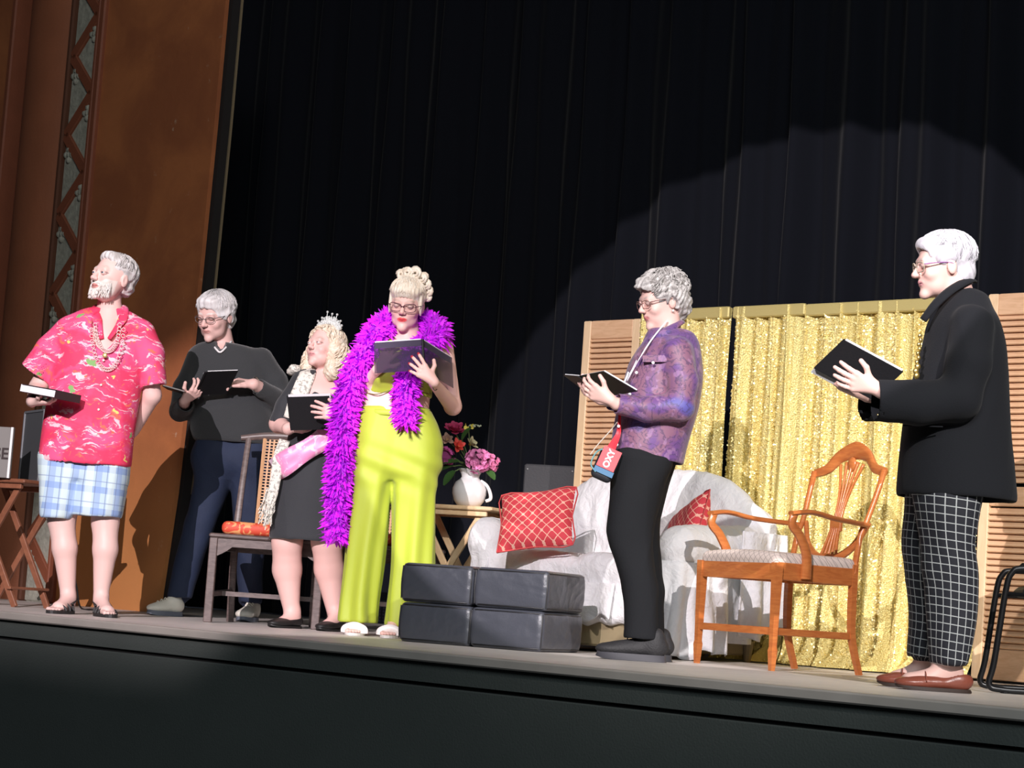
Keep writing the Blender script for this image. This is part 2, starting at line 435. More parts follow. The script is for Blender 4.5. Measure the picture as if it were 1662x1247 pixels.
# black stage curtain: a pleated drape
def drape(name, s0, s1, t, z0, z1, amp, wl, m, seed, parent=None, nz=14, pool=0, thick=0, step=.012, flare=.3, sharp=0):
    rg = random.Random(seed); n = int((s1 - s0) / step); V = []; ph = [rg.uniform(0, 6) for _ in range(6)]
    for j in range(nz + 1):
        z = z0 + (z1 - z0) * j / nz; fz = 1 + flare * (1 - j / nz)
        for i in range(n + 1):
            s = s0 + (s1 - s0) * i / n; u = s * 2 * PI / wl
            a = math.sin(u + 1.2 * math.sin(u * .31 + ph[0]) + .25 * math.sin(z * 1.3 + ph[1] + s)) + .45 * math.sin(u * 2.3 + ph[2] + .4 * math.sin(z + ph[3])) + .5 * math.sin(u * .43 + ph[4])
            if sharp: a = math.copysign(abs(a) ** .6, a)
            V.append(W(s + .01 * math.sin(3 * z + u), t + amp * fz * a - pool * max(0, 1 - (z - z0) / .12) ** 2 * (1 + .6 * math.sin(u * .5)), z))
    Fc = np.array([(j * (n + 1) + i, j * (n + 1) + i + 1, (j + 1) * (n + 1) + i + 1, (j + 1) * (n + 1) + i) for j in range(nz) for i in range(n)])
    return mesh_obj(name, V, Fc, m, parent, smooth=True)
mblack = mat('black_velour', (.0060, .0070, .011), .9, spec=.12, sheen=.05, bump=.2, bscale=200)
tag(drape('stage_curtain', -10.4, 5.2, T_BLACK, .01, 6.2, .055, .42, mblack, 3, step=.02, nz=16), 'tall pleated black curtain hanging across the back of the stage', 'curtain')

# left wall: painted plaster pier at the side of the stage opening
mw = mat('plaster_orange', (.40, .15, .065), .72); k = NT(mw); v = k.obj(); n1 = k.noise(v, 1.6, 5, .6, .5); n2 = k.noise(v, 9, 4, .65)
z_ = k.xyz(v)[2]; c = k.mix(k.ramp(n1, .35, .7), (.30, .095, .035), (.44, .15, .05))
c = k.mix(k.math('MULTIPLY', k.ramp(n2, .66, .74), .5), c, (.55, .42, .30))
low = k.math('SUBTRACT', 1, k.ramp(k.math('ADD', z_, k.math('MULTIPLY', n1, .5)), .35, 1.5))  # mask for the lower wall, where beam light is painted into the colour
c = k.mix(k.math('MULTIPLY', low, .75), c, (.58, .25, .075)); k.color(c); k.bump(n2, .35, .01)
wall_pts = [(1000, 256), (966, 259), (800, 284), (680, 298), (560, 311), (450, 323), (200, 348), (0, 366), (-120, 376)]
sR = [(max(0.0, ZH(x, y, T_WALL)), S(x, y, T_WALL)) for y, x in wall_pts]; sR.sort()
sL = S(152, 250, T_WALL)
def wall_panel(name, left, right, t, th, m, jit=.0):
    V, Fc = [], []; nx = 10
    for z, s in right:
        for i in range(nx + 1): V.append(W(left + (s - left) * i / nx, t, z))
    n = len(V); V += [np.array(v) + _n * th for v in V]
    nz = len(right)
    for j in range(nz - 1):
        for i in range(nx):
            a = j * (nx + 1) + i; Fc.append((a, a + 1, a + nx + 2, a + nx + 1)); Fc.append((n + a, n + a + nx + 1, n + a + nx + 2, n + a + 1))
        a = j * (nx + 1) + nx; Fc.append((a, n + a, n + a + nx + 1, a + nx + 1))
        a = j * (nx + 1); Fc.append((a, a + nx + 1, n + a + nx + 1, n + a))
    return mesh_obj(name, V, Fc, m)
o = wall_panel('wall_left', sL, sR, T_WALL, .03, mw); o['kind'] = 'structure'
o = wall_panel('wall_left_return', sR[0][0] * 0 + sL + .2, [(z, s + .028) for z, s in sR], T_WALL + .035, .06, mat('return_black', (.012, .01, .01), .8)); o['kind'] = 'structure'
o = wall_panel('trim_3', sL + .4, [(z, s + .058) for z, s in sR if z > .45 or z == 0][0:0] or [(z, s + .034) for z, s in sR if z > .45], T_WALL + .10, .012, mat('edge_tan', (.22, .17, .10), .8)); o['kind'] = 'structure'
# mouldings, ornamental strip and rounded column left of the pier
zT = sR[-1][0]
m_mould = mat('moulding_rust', (.22, .065, .03), .65, var=.15, bump=.2, bscale=60)
def vstrip(name, s0, s1, t0, t1, m, z0=0.0):
    o = MB().box(W((s0 + s1) / 2, (t0 + t1) / 2, (z0 + zT) / 2), (s1 - s0, t1 - t0, zT - z0), R=rotz(-TH), bev=.01).build(name, m); o['kind'] = 'structure'; return o
pw = 1.0
sM = sL; vstrip('trim_4', sM - .035, sM + .02, T_WALL - .03, T_WALL + .2, m_mould)
vstrip('trim_5', sM - .085, sM - .05, T_WALL - .015, T_WALL + .2, m_mould)
vstrip('trim_6', sM - .048, sM - .036, T_WALL + .01, T_WALL + .2, mat('moulding_dark', (.06, .02, .012), .8))
mstone = mat('ornament_stone', (.34, .34, .28), .85, var=.5, vscale=25, bump=.6, bscale=40)
oS = vstrip('wall_left_ornament', sM - .36, sM - .086, T_WALL + .03, T_WALL + .25, mstone)
# zigzag ribs across the strip
zz = .15; side = 0; rib = None
while zz < zT - .1:
    a, b = (sM - .35, sM - .10) if side else (sM - .10, sM - .35)
    q = MB().beam(W(a, T_WALL + .025, zz), W(b, T_WALL + .025, zz + .26), .07, .03, up=tuple(-_n))
    q.build('zigzag_rib', m_mould, oS); zz += .26; side ^= 1
for i in range(14):
    zc = .28 + i * .26
    if zc > zT - .1: break
    q = MB(); 
    for kx, kz in ((0, .035), (.03, 0), (-.03, 0), (0, -.035), (0, 0)):
        q.ball(W(sM - (.14 if i % 2 else .30) + kx, T_WALL + .03, zc + kz), .024, n=7, m=5)
    q.build('rosette', mstone, oS, smooth=True)
vstrip('trim_7', sM - .40, sM - .36, T_WALL - .0, T_WALL + .2, mat('moulding_dark2', (.10, .035, .016), .8))
q = MB(); prof = []
n = 22
V = []; rC = .30; sc0 = sM - .40 - rC
for zc in (0, zT):
    for i in range(n + 1):
        a = PI * i / n; V.append(W(sc0 + rC * math.cos(a), T_WALL + .18 - rC * .62 * math.sin(a), zc))
Fc = [(i + 1, i, n + 1 + i, n + 2 + i) for i in range(n)]
q.add(V, Fc); o = smooth_by_angle(q.build('wall_left_column', mat('column_rust', (.30, .10, .045), .7, var=.2, vscale=4, bump=.2, bscale=50)), 60); o['kind'] = 'structure'
vstrip('trim_8', sc0 - rC - .05, sc0 - rC, T_WALL - .02, T_WALL + .2, m_mould)
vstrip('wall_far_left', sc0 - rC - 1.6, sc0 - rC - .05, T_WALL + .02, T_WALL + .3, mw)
# light switch / dabs on the edge of the opening
o = MB().box(onplane(360, 215, T_WALL + .42), (.05, .03, .13), R=rotz(-TH), bev=.008).build('wall_bracket', mat('bracket_tan', (.25, .2, .13), .7))
tag(o, 'small tan bracket on the edge of the orange pier, high beside the black curtain', 'bracket')
# cable on the floor behind the first man
q = MB().sweep([W(S(118, 850, 1.6), 1.6, .55), W(S(117, 920, 1.55), 1.55, .28), W(S(124, 960, 1.5), 1.5, .12), W(S(131, 985, 1.45), 1.45, .01), W(S(150, 990, 1.3), 1.3, .008)], .005, n=5)
tag(q.build('cable', mat('cable_black', (.01, .01, .01), .6)), 'thin black cable hanging down the orange wall behind the man in plaid shorts', 'cable')

# ============================================================ louvred screens
mtan = m_wood('louvre_wood', (.62, .37, .21), (.72, .46, .28), .5, (2, 2, 14))
mstile = m_wood('stile_wood', (.74, .52, .31), (.82, .60, .38), .5, (8, 8, 2))
slat_mesh = {}
def louvre_door(s0, wd, t, h, label, rz=0.0, z0=.012):
    e = empty('louvred_screen', W(s0 + wd / 2, t, z0), -TH + rz); tag(e, label, 'screen', 'louvred wooden screens behind the sofa')
    def bx(name, c, d, m, bev=.004):
        return MB().box(c, d, bev=bev).build(name, m, e)
    st = .052; bx('stile', (-wd / 2 + st / 2, 0, h / 2), (st, .032, h), mstile); bx('stile', (wd / 2 - st / 2, 0, h / 2), (st, .032, h), mstile)
    iw = wd - 2 * st
    rails = [(h - .05, .10), (h * .47, .09), (.07, .14)]
    for zc, hh in rails: bx('rail', (0, 0, zc), (iw, .026, hh), mtan)
    if 'slat' not in slat_mesh:
        a = -rad(40); R = np.array([[1, 0, 0], [0, math.cos(a), -math.sin(a)], [0, math.sin(a), math.cos(a)]])
        o = MB().box((0, 0, 0), (iw, .007, .036), R=R).build('slat', mtan, e); slat_mesh['slat'] = o.data; COL.objects.unlink(o); bpy.data.objects.remove(o)
    z = rails[2][0] + .07 + .018
    while z < h - .10 + .006:
        if abs(z - rails[1][0]) > .045 + .014:
            o = bpy.data.objects.new('slat', slat_mesh['slat']); link(o); o.parent = e; o.location = (0, 0, z)
        z += .029
    return e
HS = 1.72
sA = S(943, 640, T_BACK); sB = S(1041, 540, T_BACK); wdo = max(.3, sB - sA)
louvre_door(sA, wdo, T_BACK, ZH(990, 524, T_BACK), 'tall tan louvred wooden screen standing left of the gold curtains, behind the woman in purple')
sC = S(1592, 800, T_BACK)
for i, lb in enumerate(('tan louvred wooden screen directly behind the woman in the black coat', 'tan louvred wooden screen at the right edge, behind the black tube chair')):
    louvre_door(sC + i * (wdo + .012), wdo, T_BACK, ZH(1640, 481, T_BACK), lb)

# ============================================================ gold sequin curtains
mg = mat('gold_cloth', (.76, .64, .25), .5, .3); k = NT(mg); v = k.obj(); k.bump(k.vor(v, 130), .8, .004)
mg2 = mat('gold_band', (.66, .55, .22), .5, .35, bump=.1, bscale=100)
msq = mat('gold_sequin', (.95, .78, .22), .40, .5); k = NT(msq); k.color(k.mix(k.noise(k.obj(), 40, 2), (1.0, .80, .25), (1.0, .93, .55)))
def sequin_curtain(sa, sb, ztop, label, seed, n):
    rg = np.random.RandomState(seed); t = T_BACK - .03
    c = drape('sequin_curtain', sa, sb, t, .006, ztop, .016, .105, mg, seed, pool=.10, nz=26, step=.006, flare=.5)
    me = c.data; V = np.zeros(len(me.vertices) * 3, np.float32); me.vertices.foreach_get('co', V); V = V.reshape(-1, 3).astype(float)
    nx = int((sb - sa) / .006) + 1; G = V.reshape(27, nx, 3)
    # sequins: thousands of little discs sewn in vertical rows, uncountable
    i = rg.uniform(0, nx - 1.001, n); j = rg.uniform(0, 25.4, n)
    # rows with few sequins (dull bands)
    rowd = np.interp(np.arange(nx), np.arange(0, nx + 8, 8), rg.uniform(0, 1, nx // 8 + 2)[:len(np.arange(0, nx + 8, 8))]) if nx > 16 else np.ones(nx)
    keep = rg.uniform(0, 1, n) < np.clip(rowd[i.astype(int)] * 1.9 - .25, .06, 1); i, j = i[keep], j[keep]
    i0, j0 = i.astype(int), j.astype(int); fi, fj = (i - i0)[:, None], (j - j0)[:, None]
    p = (G[j0, i0] * (1 - fi) + G[j0, i0 + 1] * fi) * (1 - fj) + (G[j0 + 1, i0] * (1 - fi) + G[j0 + 1, i0 + 1] * fi) * fj
    tx = G[j0, i0 + 1] - G[j0, i0]; tz = G[j0 + 1, i0] - G[j0, i0]; nn = np.cross(tx, tz); nn /= np.linalg.norm(nn, axis=1)[:, None]
    nn[(nn @ _n) > 0] *= -1
    m = len(p); dirn = nn + rg.normal(0, .42, (m, 3)); dirn /= np.linalg.norm(dirn, axis=1)[:, None]
    a = np.cross(dirn, rg.normal(size=(m, 3))); a /= np.linalg.norm(a, axis=1)[:, None]; b = np.cross(dirn, a)
    r = rg.uniform(.0035, .0058, m)[:, None]; p = p + nn * .004
    Q = []
    for q in range(6):
        an = PI / 3 * q; Q.append(p + r * (a * math.cos(an) + b * math.sin(an)))
    VV = np.stack(Q, 1).reshape(-1, 3)
    f1 = np.arange(m)[:, None] * 6 + np.array([[0, 1, 2, 3]]); f2 = np.arange(m)[:, None] * 6 + np.array([[0, 3, 4, 5]])
    o = mesh_obj('sequins', VV, np.vstack([f1, f2]), msq, c); o['kind'] = 'stuff'
    bnd = MB().box(W((sa + sb) / 2, t - .004, ztop - .025), (sb - sa, .03, .06), R=rotz(-TH), bev=.006).build('header_band', mg2, c)
    tag(c, label, 'curtain'); return c
g0, g1, g2, g3, g4 = S(1042, 640, T_BACK), S(1184, 640, T_BACK), S(1190, 640, T_BACK), S(1307, 640, T_BACK), S(1612, 640, T_BACK)
zg = lambda x, y: ZH(x, y, T_BACK)
sequin_curtain(g0, g1, zg(1150, 503), 'gold sequin curtain panel nearest the woman in purple, left of the dark gap', 5, 19000)
sequin_curtain(g2, g3, zg(1250, 499), 'narrow middle gold sequin curtain panel just right of the dark gap', 6, 16000)
sequin_curtain(g3 + .004, S(1600, 640, T_BACK), zg(1450, 491), 'wide gold sequin curtain panel behind the shield-back armchair', 7, 36000)
rodm = mat('rod_gold', (.5, .42, .2), .4, .6)
for sa, sb in ((g0, S(1600, 640, T_BACK)),):
    r = MB().sweep([W(sa, T_BACK + .02, zg(1300, 497) - .01), W(sb, T_BACK + .02, zg(1300, 497) - .01)], .012, n=8).build('curtain_rail', rodm)
    tag(r, 'thin rail along the top edge that carries the gold sequin curtains', 'rail')
for s_ in (g0, g1 + .01, S(1600, 640, T_BACK)):
    q = MB().box(W(s_, T_BACK + .03, zg(1300, 497) / 2), (.02, .02, zg(1300, 497)), R=rotz(-TH)).build('rail_post', mat('post_dark', (.03, .02, .01), .6), r, base=(0, 0, 0))

# ============================================================ furniture
# dark box behind the sofa
c0 = onplane(893, 755, 3.15); hh = c0[2]
e = empty('speaker_box', (c0[0], c0[1], 0), -rad(14)); tag(e, 'plain dark grey box standing behind the left end of the white sofa', 'box')
mdk = mat('dark_grey_paint', (.055, .055, .06), .7, bump=.2, bscale=80)
MB().box((0, .15, hh / 2), (.30, .3, hh), bev=.008).build('cabinet', mdk, e)
for x, z in ((-.13, hh - .03), (.13, hh - .03), (-.13, .05), (.13, .05)): MB().ball((x, -.001, z), (.006, .003, .006)).build('screw', mat('screw', (.3, .3, .3), .4, .8), e)

def tv_tray(loc, rz, w_, d_, h, m, label, grp=None):
    e = empty('folding_table', loc, rz); tag(e, label, 'table')
    MB().box((0, 0, h - .011), (w_, d_, .022), bev=.006).build('tabletop', m, e)
    for y in (-d_ / 2 + .03, d_ / 2 - .03): MB().box((0, y, h - .036), (w_ * .86, .022, .03), bev=.003).build('apron_rail', m, e)
    for y in (-d_ / 2 + .055, d_ / 2 - .055):
        MB().beam((-w_ * .40, y, .0), (w_ * .36, y, h - .03), .034, .02, up=(0, 1, 0)).build('leg', m, e)
        yy = y + (.022 if y < 0 else -.022)
        MB().beam((w_ * .40, yy, .0), (-w_ * .36, yy, h - .03), .034, .02, up=(0, 1, 0)).build('leg', m, e)
    for x in (-w_ * .33, w_ * .33): MB().box((x, 0, .1 if x < 0 else .1), (.03, d_ - .1, .015), bev=.003).build('stretcher', m, e)
    return e
mtray = m_wood('pale_pine', (.74, .50, .28), (.84, .62, .38), .4, (3, 12, 3))
c = P(741, 826, 11.2)
ty = P(745, 822, 11.3); tv_tray((ty[0], ty[1] + .05, 0), -rad(20), .50, .36, ty[2], mtray, 'pale wooden folding tray table with the flower vase on it')
mtray2 = m_wood('dark_brown_wood', (.20, .075, .04), (.28, .11, .06), .4, (3, 12, 3))
tl = P(22, 779, 11.6); tv_tray((tl[0] - .02, tl[1] + .1, 0), -rad(28), .50, .42, tl[2], mtray2, 'dark brown folding table at the left edge, behind the man in the red floral shirt')
# things on the brown table
b_ = P(50, 776, 11.7)
e = empty('equipment_case', (b_[0] + .03, b_[1] + .1, tl[2]), -rad(60)); tag(e, 'upright dark grey metal-edged case on the brown folding table', 'case')
MB().box((0, 0, .195), (.34, .13, .39), bev=.008).build('case_body', mat('case_grey', (.07, .075, .08), .5), e)
mal = mat('aluminium', (.5, .52, .55), .35, .8)
for x in (-.168, .168):
    for y in (-.063, .063): MB().box((x, y, .195), (.016, .016, .39), bev=.003).build('corner_trim', mal, e)
for z in (.004, .388):
    for y in (-.063, .063): MB().box((0, y, z), (.33, .014, .012)).build('edge_trim', mal, e)
sg = P(2, 733, 11.45)
e = empty('sign_board', (sg[0] - .06, sg[1], tl[2]), -rad(8)); tag(e, 'grey board sign with dark letters on the brown folding table, cut by the left edge', 'sign')
MB().box((0, 0, .135), (.25, .02, .27), bev=.003).build('board', mat('sign_grey', (.20, .19, .18), .7), e)
MB().box((.118, -.012, .135), (.012, .008, .27)).build('edge_strip', mat('sign_white', (.8, .8, .8), .6), e)
text_obj('lettering', 'SE', .085, mat('sign_ink', (.03, .02, .02), .7), (.068, -.0115, .125), (1, 0, 0), (0, 0, 1), e, bold=.0015)
# socket under the table
# ottoman cushions
mleather = mat('black_leather', (.062, .067, .084), .36, bump=.25, bscale=14, spec=.6); 
k = NT(mleather); vv = k.obj(); k.bump(k.math('ADD', k.noise(vv, 9, 3), k.math('MULTIPLY', k.noise(vv, 160, 2), .15)), .35, .012)
mpip = mat('leather_seam', (.02, .02, .022), .4)
def ottoman(c, rz, d, label, seed):
    e = empty('ottoman_cube', c, rz); tag(e, label, 'ottoman', 'stacked black leather ottoman cushions')
    hx, hy, hz = [a / 2 for a in d]; rg = random.Random(seed)
    f = rbox((0, 0, hz), (hx, hy, hz), .018)
    def disp(V):
        u, v, w_ = V[:, 0] / hx, V[:, 1] / hy, (V[:, 2] - hz) / hz
        puff = .013 * (1 - np.clip(np.abs(w_), 0, 1) ** 3) * (1 - np.maximum(np.abs(u), np.abs(v)) ** 8 * .2)
        return puff + folds(V, .0022, seed, 35, 60) * (np.abs(w_) < .95)
    sdf_obj('cushion_body', f, (-hx - .03, -hy - .03, -.02), (hx + .03, hy + .03, d[2] + .03), .006, mleather, e, disp=disp)
    for z in (.012, d[2] - .012):
        r = .017; P4 = [(-hx + r, -hy - .002, z), (hx - r, -hy - .002, z), (hx + .002, -hy + r, z), (hx + .002, hy - r, z), (hx - r, hy + .002, z), (-hx + r, hy + .002, z), (-hx - .002, hy - r, z), (-hx - .002, -hy + r, z), (-hx + r, -hy - .002, z)]
        MB().sweep(P4, .0035, n=5, sub=1).build('piping', mpip, e, smooth=True)
    for sx in (-1, 1): MB().sweep([(sx * (hx + .001), -hy - .001, .015), (sx * (hx + .003), -hy - .004, hz), (sx * (hx + .001), -hy - .001, d[2] - .015)], .003, n=5).build('corner_seam', mpip, e)
    return e
phi = -rad(24); oc = P(645, 1037, 9.85); ow, od, oh = .392, .44, .178
pr = P(884, 1055, 9.65); ang = math.atan2(pr[1] - oc[1], pr[0] - oc[0]); 
ow = float(np.hypot(pr[0] - oc[0], pr[1] - oc[1])) / 2 + .012; phi = ang - rad(8)
ex, ey = np.array([math.cos(phi), math.sin(phi)]), np.array([-math.sin(phi), math.cos(phi)])
for i in range(2):
    for j in range(2):
        cc = oc[:2] + ex * (ow * (i + .5)) + ey * (od / 2) + ex * (.006 if j and i else 0)
        ottoman((cc[0], cc[1], .001 + j * (oh + .001)), phi + (.012 if j else -.01) * (1 if i else -1), (ow - .014, od, oh),
                'black leather ottoman cushion, %s of the stack, on the %s' % (('bottom', 'top')[j], ('left next to the yellow-green trousers', 'right next to the sofa')[i]), 11 + i * 2 + j)

# white covered sofa
mcover = mat('white_cover', (.74, .74, .76), .85); k = NT(mcover); vv = k.obj(); k.bump(k.math('ADD', k.noise(vv, 14, 4, .6, .8), k.math('MULTIPLY', k.noise(vv, 45, 3), .3)), .55, .02)
Rr = P(1104, 1070, 9.9); L = 1.46
sofa_o = np.array([Rr[0], Rr[1], 0]) - _e * (L / 2)    # middle of the front edge, at floor
SOF = empty('sofa', tuple(sofa_o), -TH); tag(SOF, 'white two-seat sofa draped with a loose wrinkled cover', 'sofa')
hL = L / 2
sf = union([
    (rbox((0, .40, .29), (hL - .10, .36, .155), .05), .03),                 # seat block, skirt
    (rbox((-.31, .36, .40), (.30, .32, .075), .06), .015), (rbox((.31, .36, .40), (.30, .32, .075), .06), .015),
    (rbox((0, .70, .48), (hL - .12, .10, .24), .09), .05),
    (ell((-.20, .70, .60), (.50, .13, .335)), .08), (ell((.17, .70, .60), (.47, .13, .335)), .08),                            # camel back
    (rc((-hL + .12, .10, .52), (-hL + .12, .62, .54), .105, .11), .03), (rc((hL - .12, .10, .52), (hL - .12, .62, .54), .105, .11), .03),
    (rbox((-hL + .13, .34, .33), (.075, .33, .20), .05), .05), (rbox((hL - .13, .34, .28), (.075, .34, .27), .05), .05),
    (rc((hL - .14, .72, .64), (hL - .06, .66, .40), .10, .07), .06),
    (rc((-hL + .12, .66, .58), (-.3, .74, .72), .09, .10), .06),
    ], .02)
def sdisp(V):
    lowz = np.clip((.45 - V[:, 2]) / .4, 0, 1); right = np.clip((V[:, 0] - .3) / .4, 0, 1)
    d = folds(V, .008, 4, 14, 10) + folds(V, .005, 9, 34, 22)
    d += lowz * (.010 + .018 * right) * np.sin(V[:, 0] * 42 + V[:, 1] * 30 + 2 * np.sin(V[:, 2] * 6 + V[:, 0] * 3))
    return d
sdf_obj('slipcover', sf, (-hL - .06, -.05, .08), (hL + .12, .95, 1.0), .009, mcover, SOF, disp=sdisp)
mfrm = mat('sofa_frame_tan', (.30, .24, .14), .8, var=.3, vscale=8)
MB().box((0, .40, .11), (L - .30, .62, .16), bev=.01).build('base_frame', mfrm, SOF)
for x in (-hL + .14, hL - .14):
    for y in (.08, .70): MB().sweep([(x, y, .1), (x, y, 0)], [.028, .018], n=10, sub=1).build('leg', mfrm, SOF)
# hanging cloth at the front of both arms and along the front
def hang(name, pts, z0, z1, amp, wl, seed, side=0):
    pts = crom(np.array(pts, float), 24); n = len(pts); nz = 18; V = []; rg = random.Random(seed); ph = rg.uniform(0, 6); Lc = 0
    d = np.gradient(pts, axis=0); d /= np.linalg.norm(d, axis=1)[:, None]; nr = np.stack([d[:, 1], -d[:, 0]], 1)
    Ls = np.concatenate([[0], np.cumsum(np.linalg.norm(np.diff(pts, axis=0), axis=1))])
    for j in range(nz + 1):
        f = j / nz
        for i in range(n):
            hem = z1 + .02 * math.sin(Ls[i] * 17 + ph) + .012 * math.sin(Ls[i] * 43)
            z = z0 + (hem - z0) * f; a = amp * (.25 + f) * (math.sin(Ls[i] * 2 * PI / wl + ph + .8 * math.sin(f * 3 + i * .1)) + .4 * math.sin(Ls[i] * 61 + f * 4)) + .02 * f
            V.append((pts[i][0] + nr[i][0] * a, pts[i][1] + nr[i][1] * a, z))
    Fc = np.array([(j * n + i, j * n + i + 1, (j + 1) * n + i + 1, (j + 1) * n + i) for j in range(nz) for i in range(n - 1)])
    o = mesh_obj(name, V, Fc, mcover, SOF, smooth=True); s_ = o.modifiers.new('s', 'SOLIDIFY'); s_.thickness = .006; return o
hang('skirt', [(-hL + .20, .03), (-.3, .02), (0, .025), (.30, .02)], .33, .155, .008, .16, 1)
hang('arm_drape', [(-hL + .05, .62), (-hL + .045, .2), (-hL + .06, .05), (-hL + .20, .02)], .42, .03, .012, .11, 2)
hang('arm_drape', [(hL - .22, .04), (hL - .17, .0), (hL - .06, .02), (hL - .02, .18), (hL + .0, .32)], .45, .025, .016, .09, 3)
hang('arm_drape', [(hL - .0, .42), (hL + .03, .55), (hL + .02, .74)], .62, .13, .018, .12, 5)
# cushions on the sofa
mcush = m_lattice('red_lattice', (.68, .055, .075), (.95, .52, .40), .052, .05, star=True)
def pillow(c, R, w_, h_, th, label):
    n = 34; V = []; F4 = []; pat = []
    for sgn in (1, -1):
        for j in range(n + 1):
            for i in range(n + 1):
                u, v = 2 * i / n - 1, 2 * j / n - 1
                pin = 1 - .07 * (1 - abs(u) ** 2) * abs(v) ** 4
                x = u * w_ / 2 * (1 - .06 * (1 - v * v)); y = v * h_ / 2 * (1 - .06 * (1 - u * u))
                z = sgn * th / 2 * (max(0, (1 - u ** 4) * (1 - v ** 4))) ** .55 * (1 + .05 * math.sin(9 * u + 3 * v))
                V.append((x, y, z)); pat.append((u * w_ / 2, v * h_ / 2, 0))
    m_ = (n + 1) ** 2
    for j in range(n):
        for i in range(n):
            a = j * (n + 1) + i; F4.append((a, a + 1, a + n + 2, a + n + 1)); F4.append((m_ + a, m_ + a + n + 1, m_ + a + n + 2, m_ + a + 1))
    V = np.array(V) @ np.array(R).T
    o = mesh_obj('throw_pillow', V + np.array(c), np.array(F4), mcush, base=c, smooth=True)
    a = o.data.attributes.new('pat', 'FLOAT_VECTOR', 'POINT'); a.data.foreach_set('vector', np.array(pat, np.float32).ravel())
    tag(o, label, 'pillow', 'red patterned pillows on the sofa')
    ring = [(-1, -1), (0, -.94), (1, -1), (.94, 0), (1, 1), (0, .94), (-1, 1), (-.94, 0), (-1, -1)]
    q = MB().sweep([np.array(R) @ np.array((a_ * w_ / 2, b_ * h_ / 2, 0)) for a_, b_ in ring], .004, n=5, sub=3); q.build('piping', mat('pillow_piping', (.6, .08, .08), .8), o, smooth=True)
    return o
def frame3(xdir, ydir):
    x = nrm(xdir); z = nrm(np.cross(x, ydir)); return np.stack([x, np.cross(z, x), z], 1)
pc = P(871, 844, 10.50)
xa = P(945, 884, 10.50) - P(822, 897, 10.62); ya = P(858, 797, 10.80) - P(884, 891, 10.62)
pillow(pc, frame3(xa, ya + np.array([0, .02, 0])), .385, .325, .13, 'red pillow with pale lattice pattern leaning in the left corner of the white sofa')
wp = lambda x, y, z: sofa_o + _e * x + _n * y + np.array([0, 0, z])
pillow(wp(.38, .42, .575), frame3(_e * .75 + np.array([0, 0, .25]) - _n * .45, np.array([0, 0, 1]) + _n * .35), .44, .38, .12, 'red lattice pillow half hidden behind the draped right arm of the white sofa')

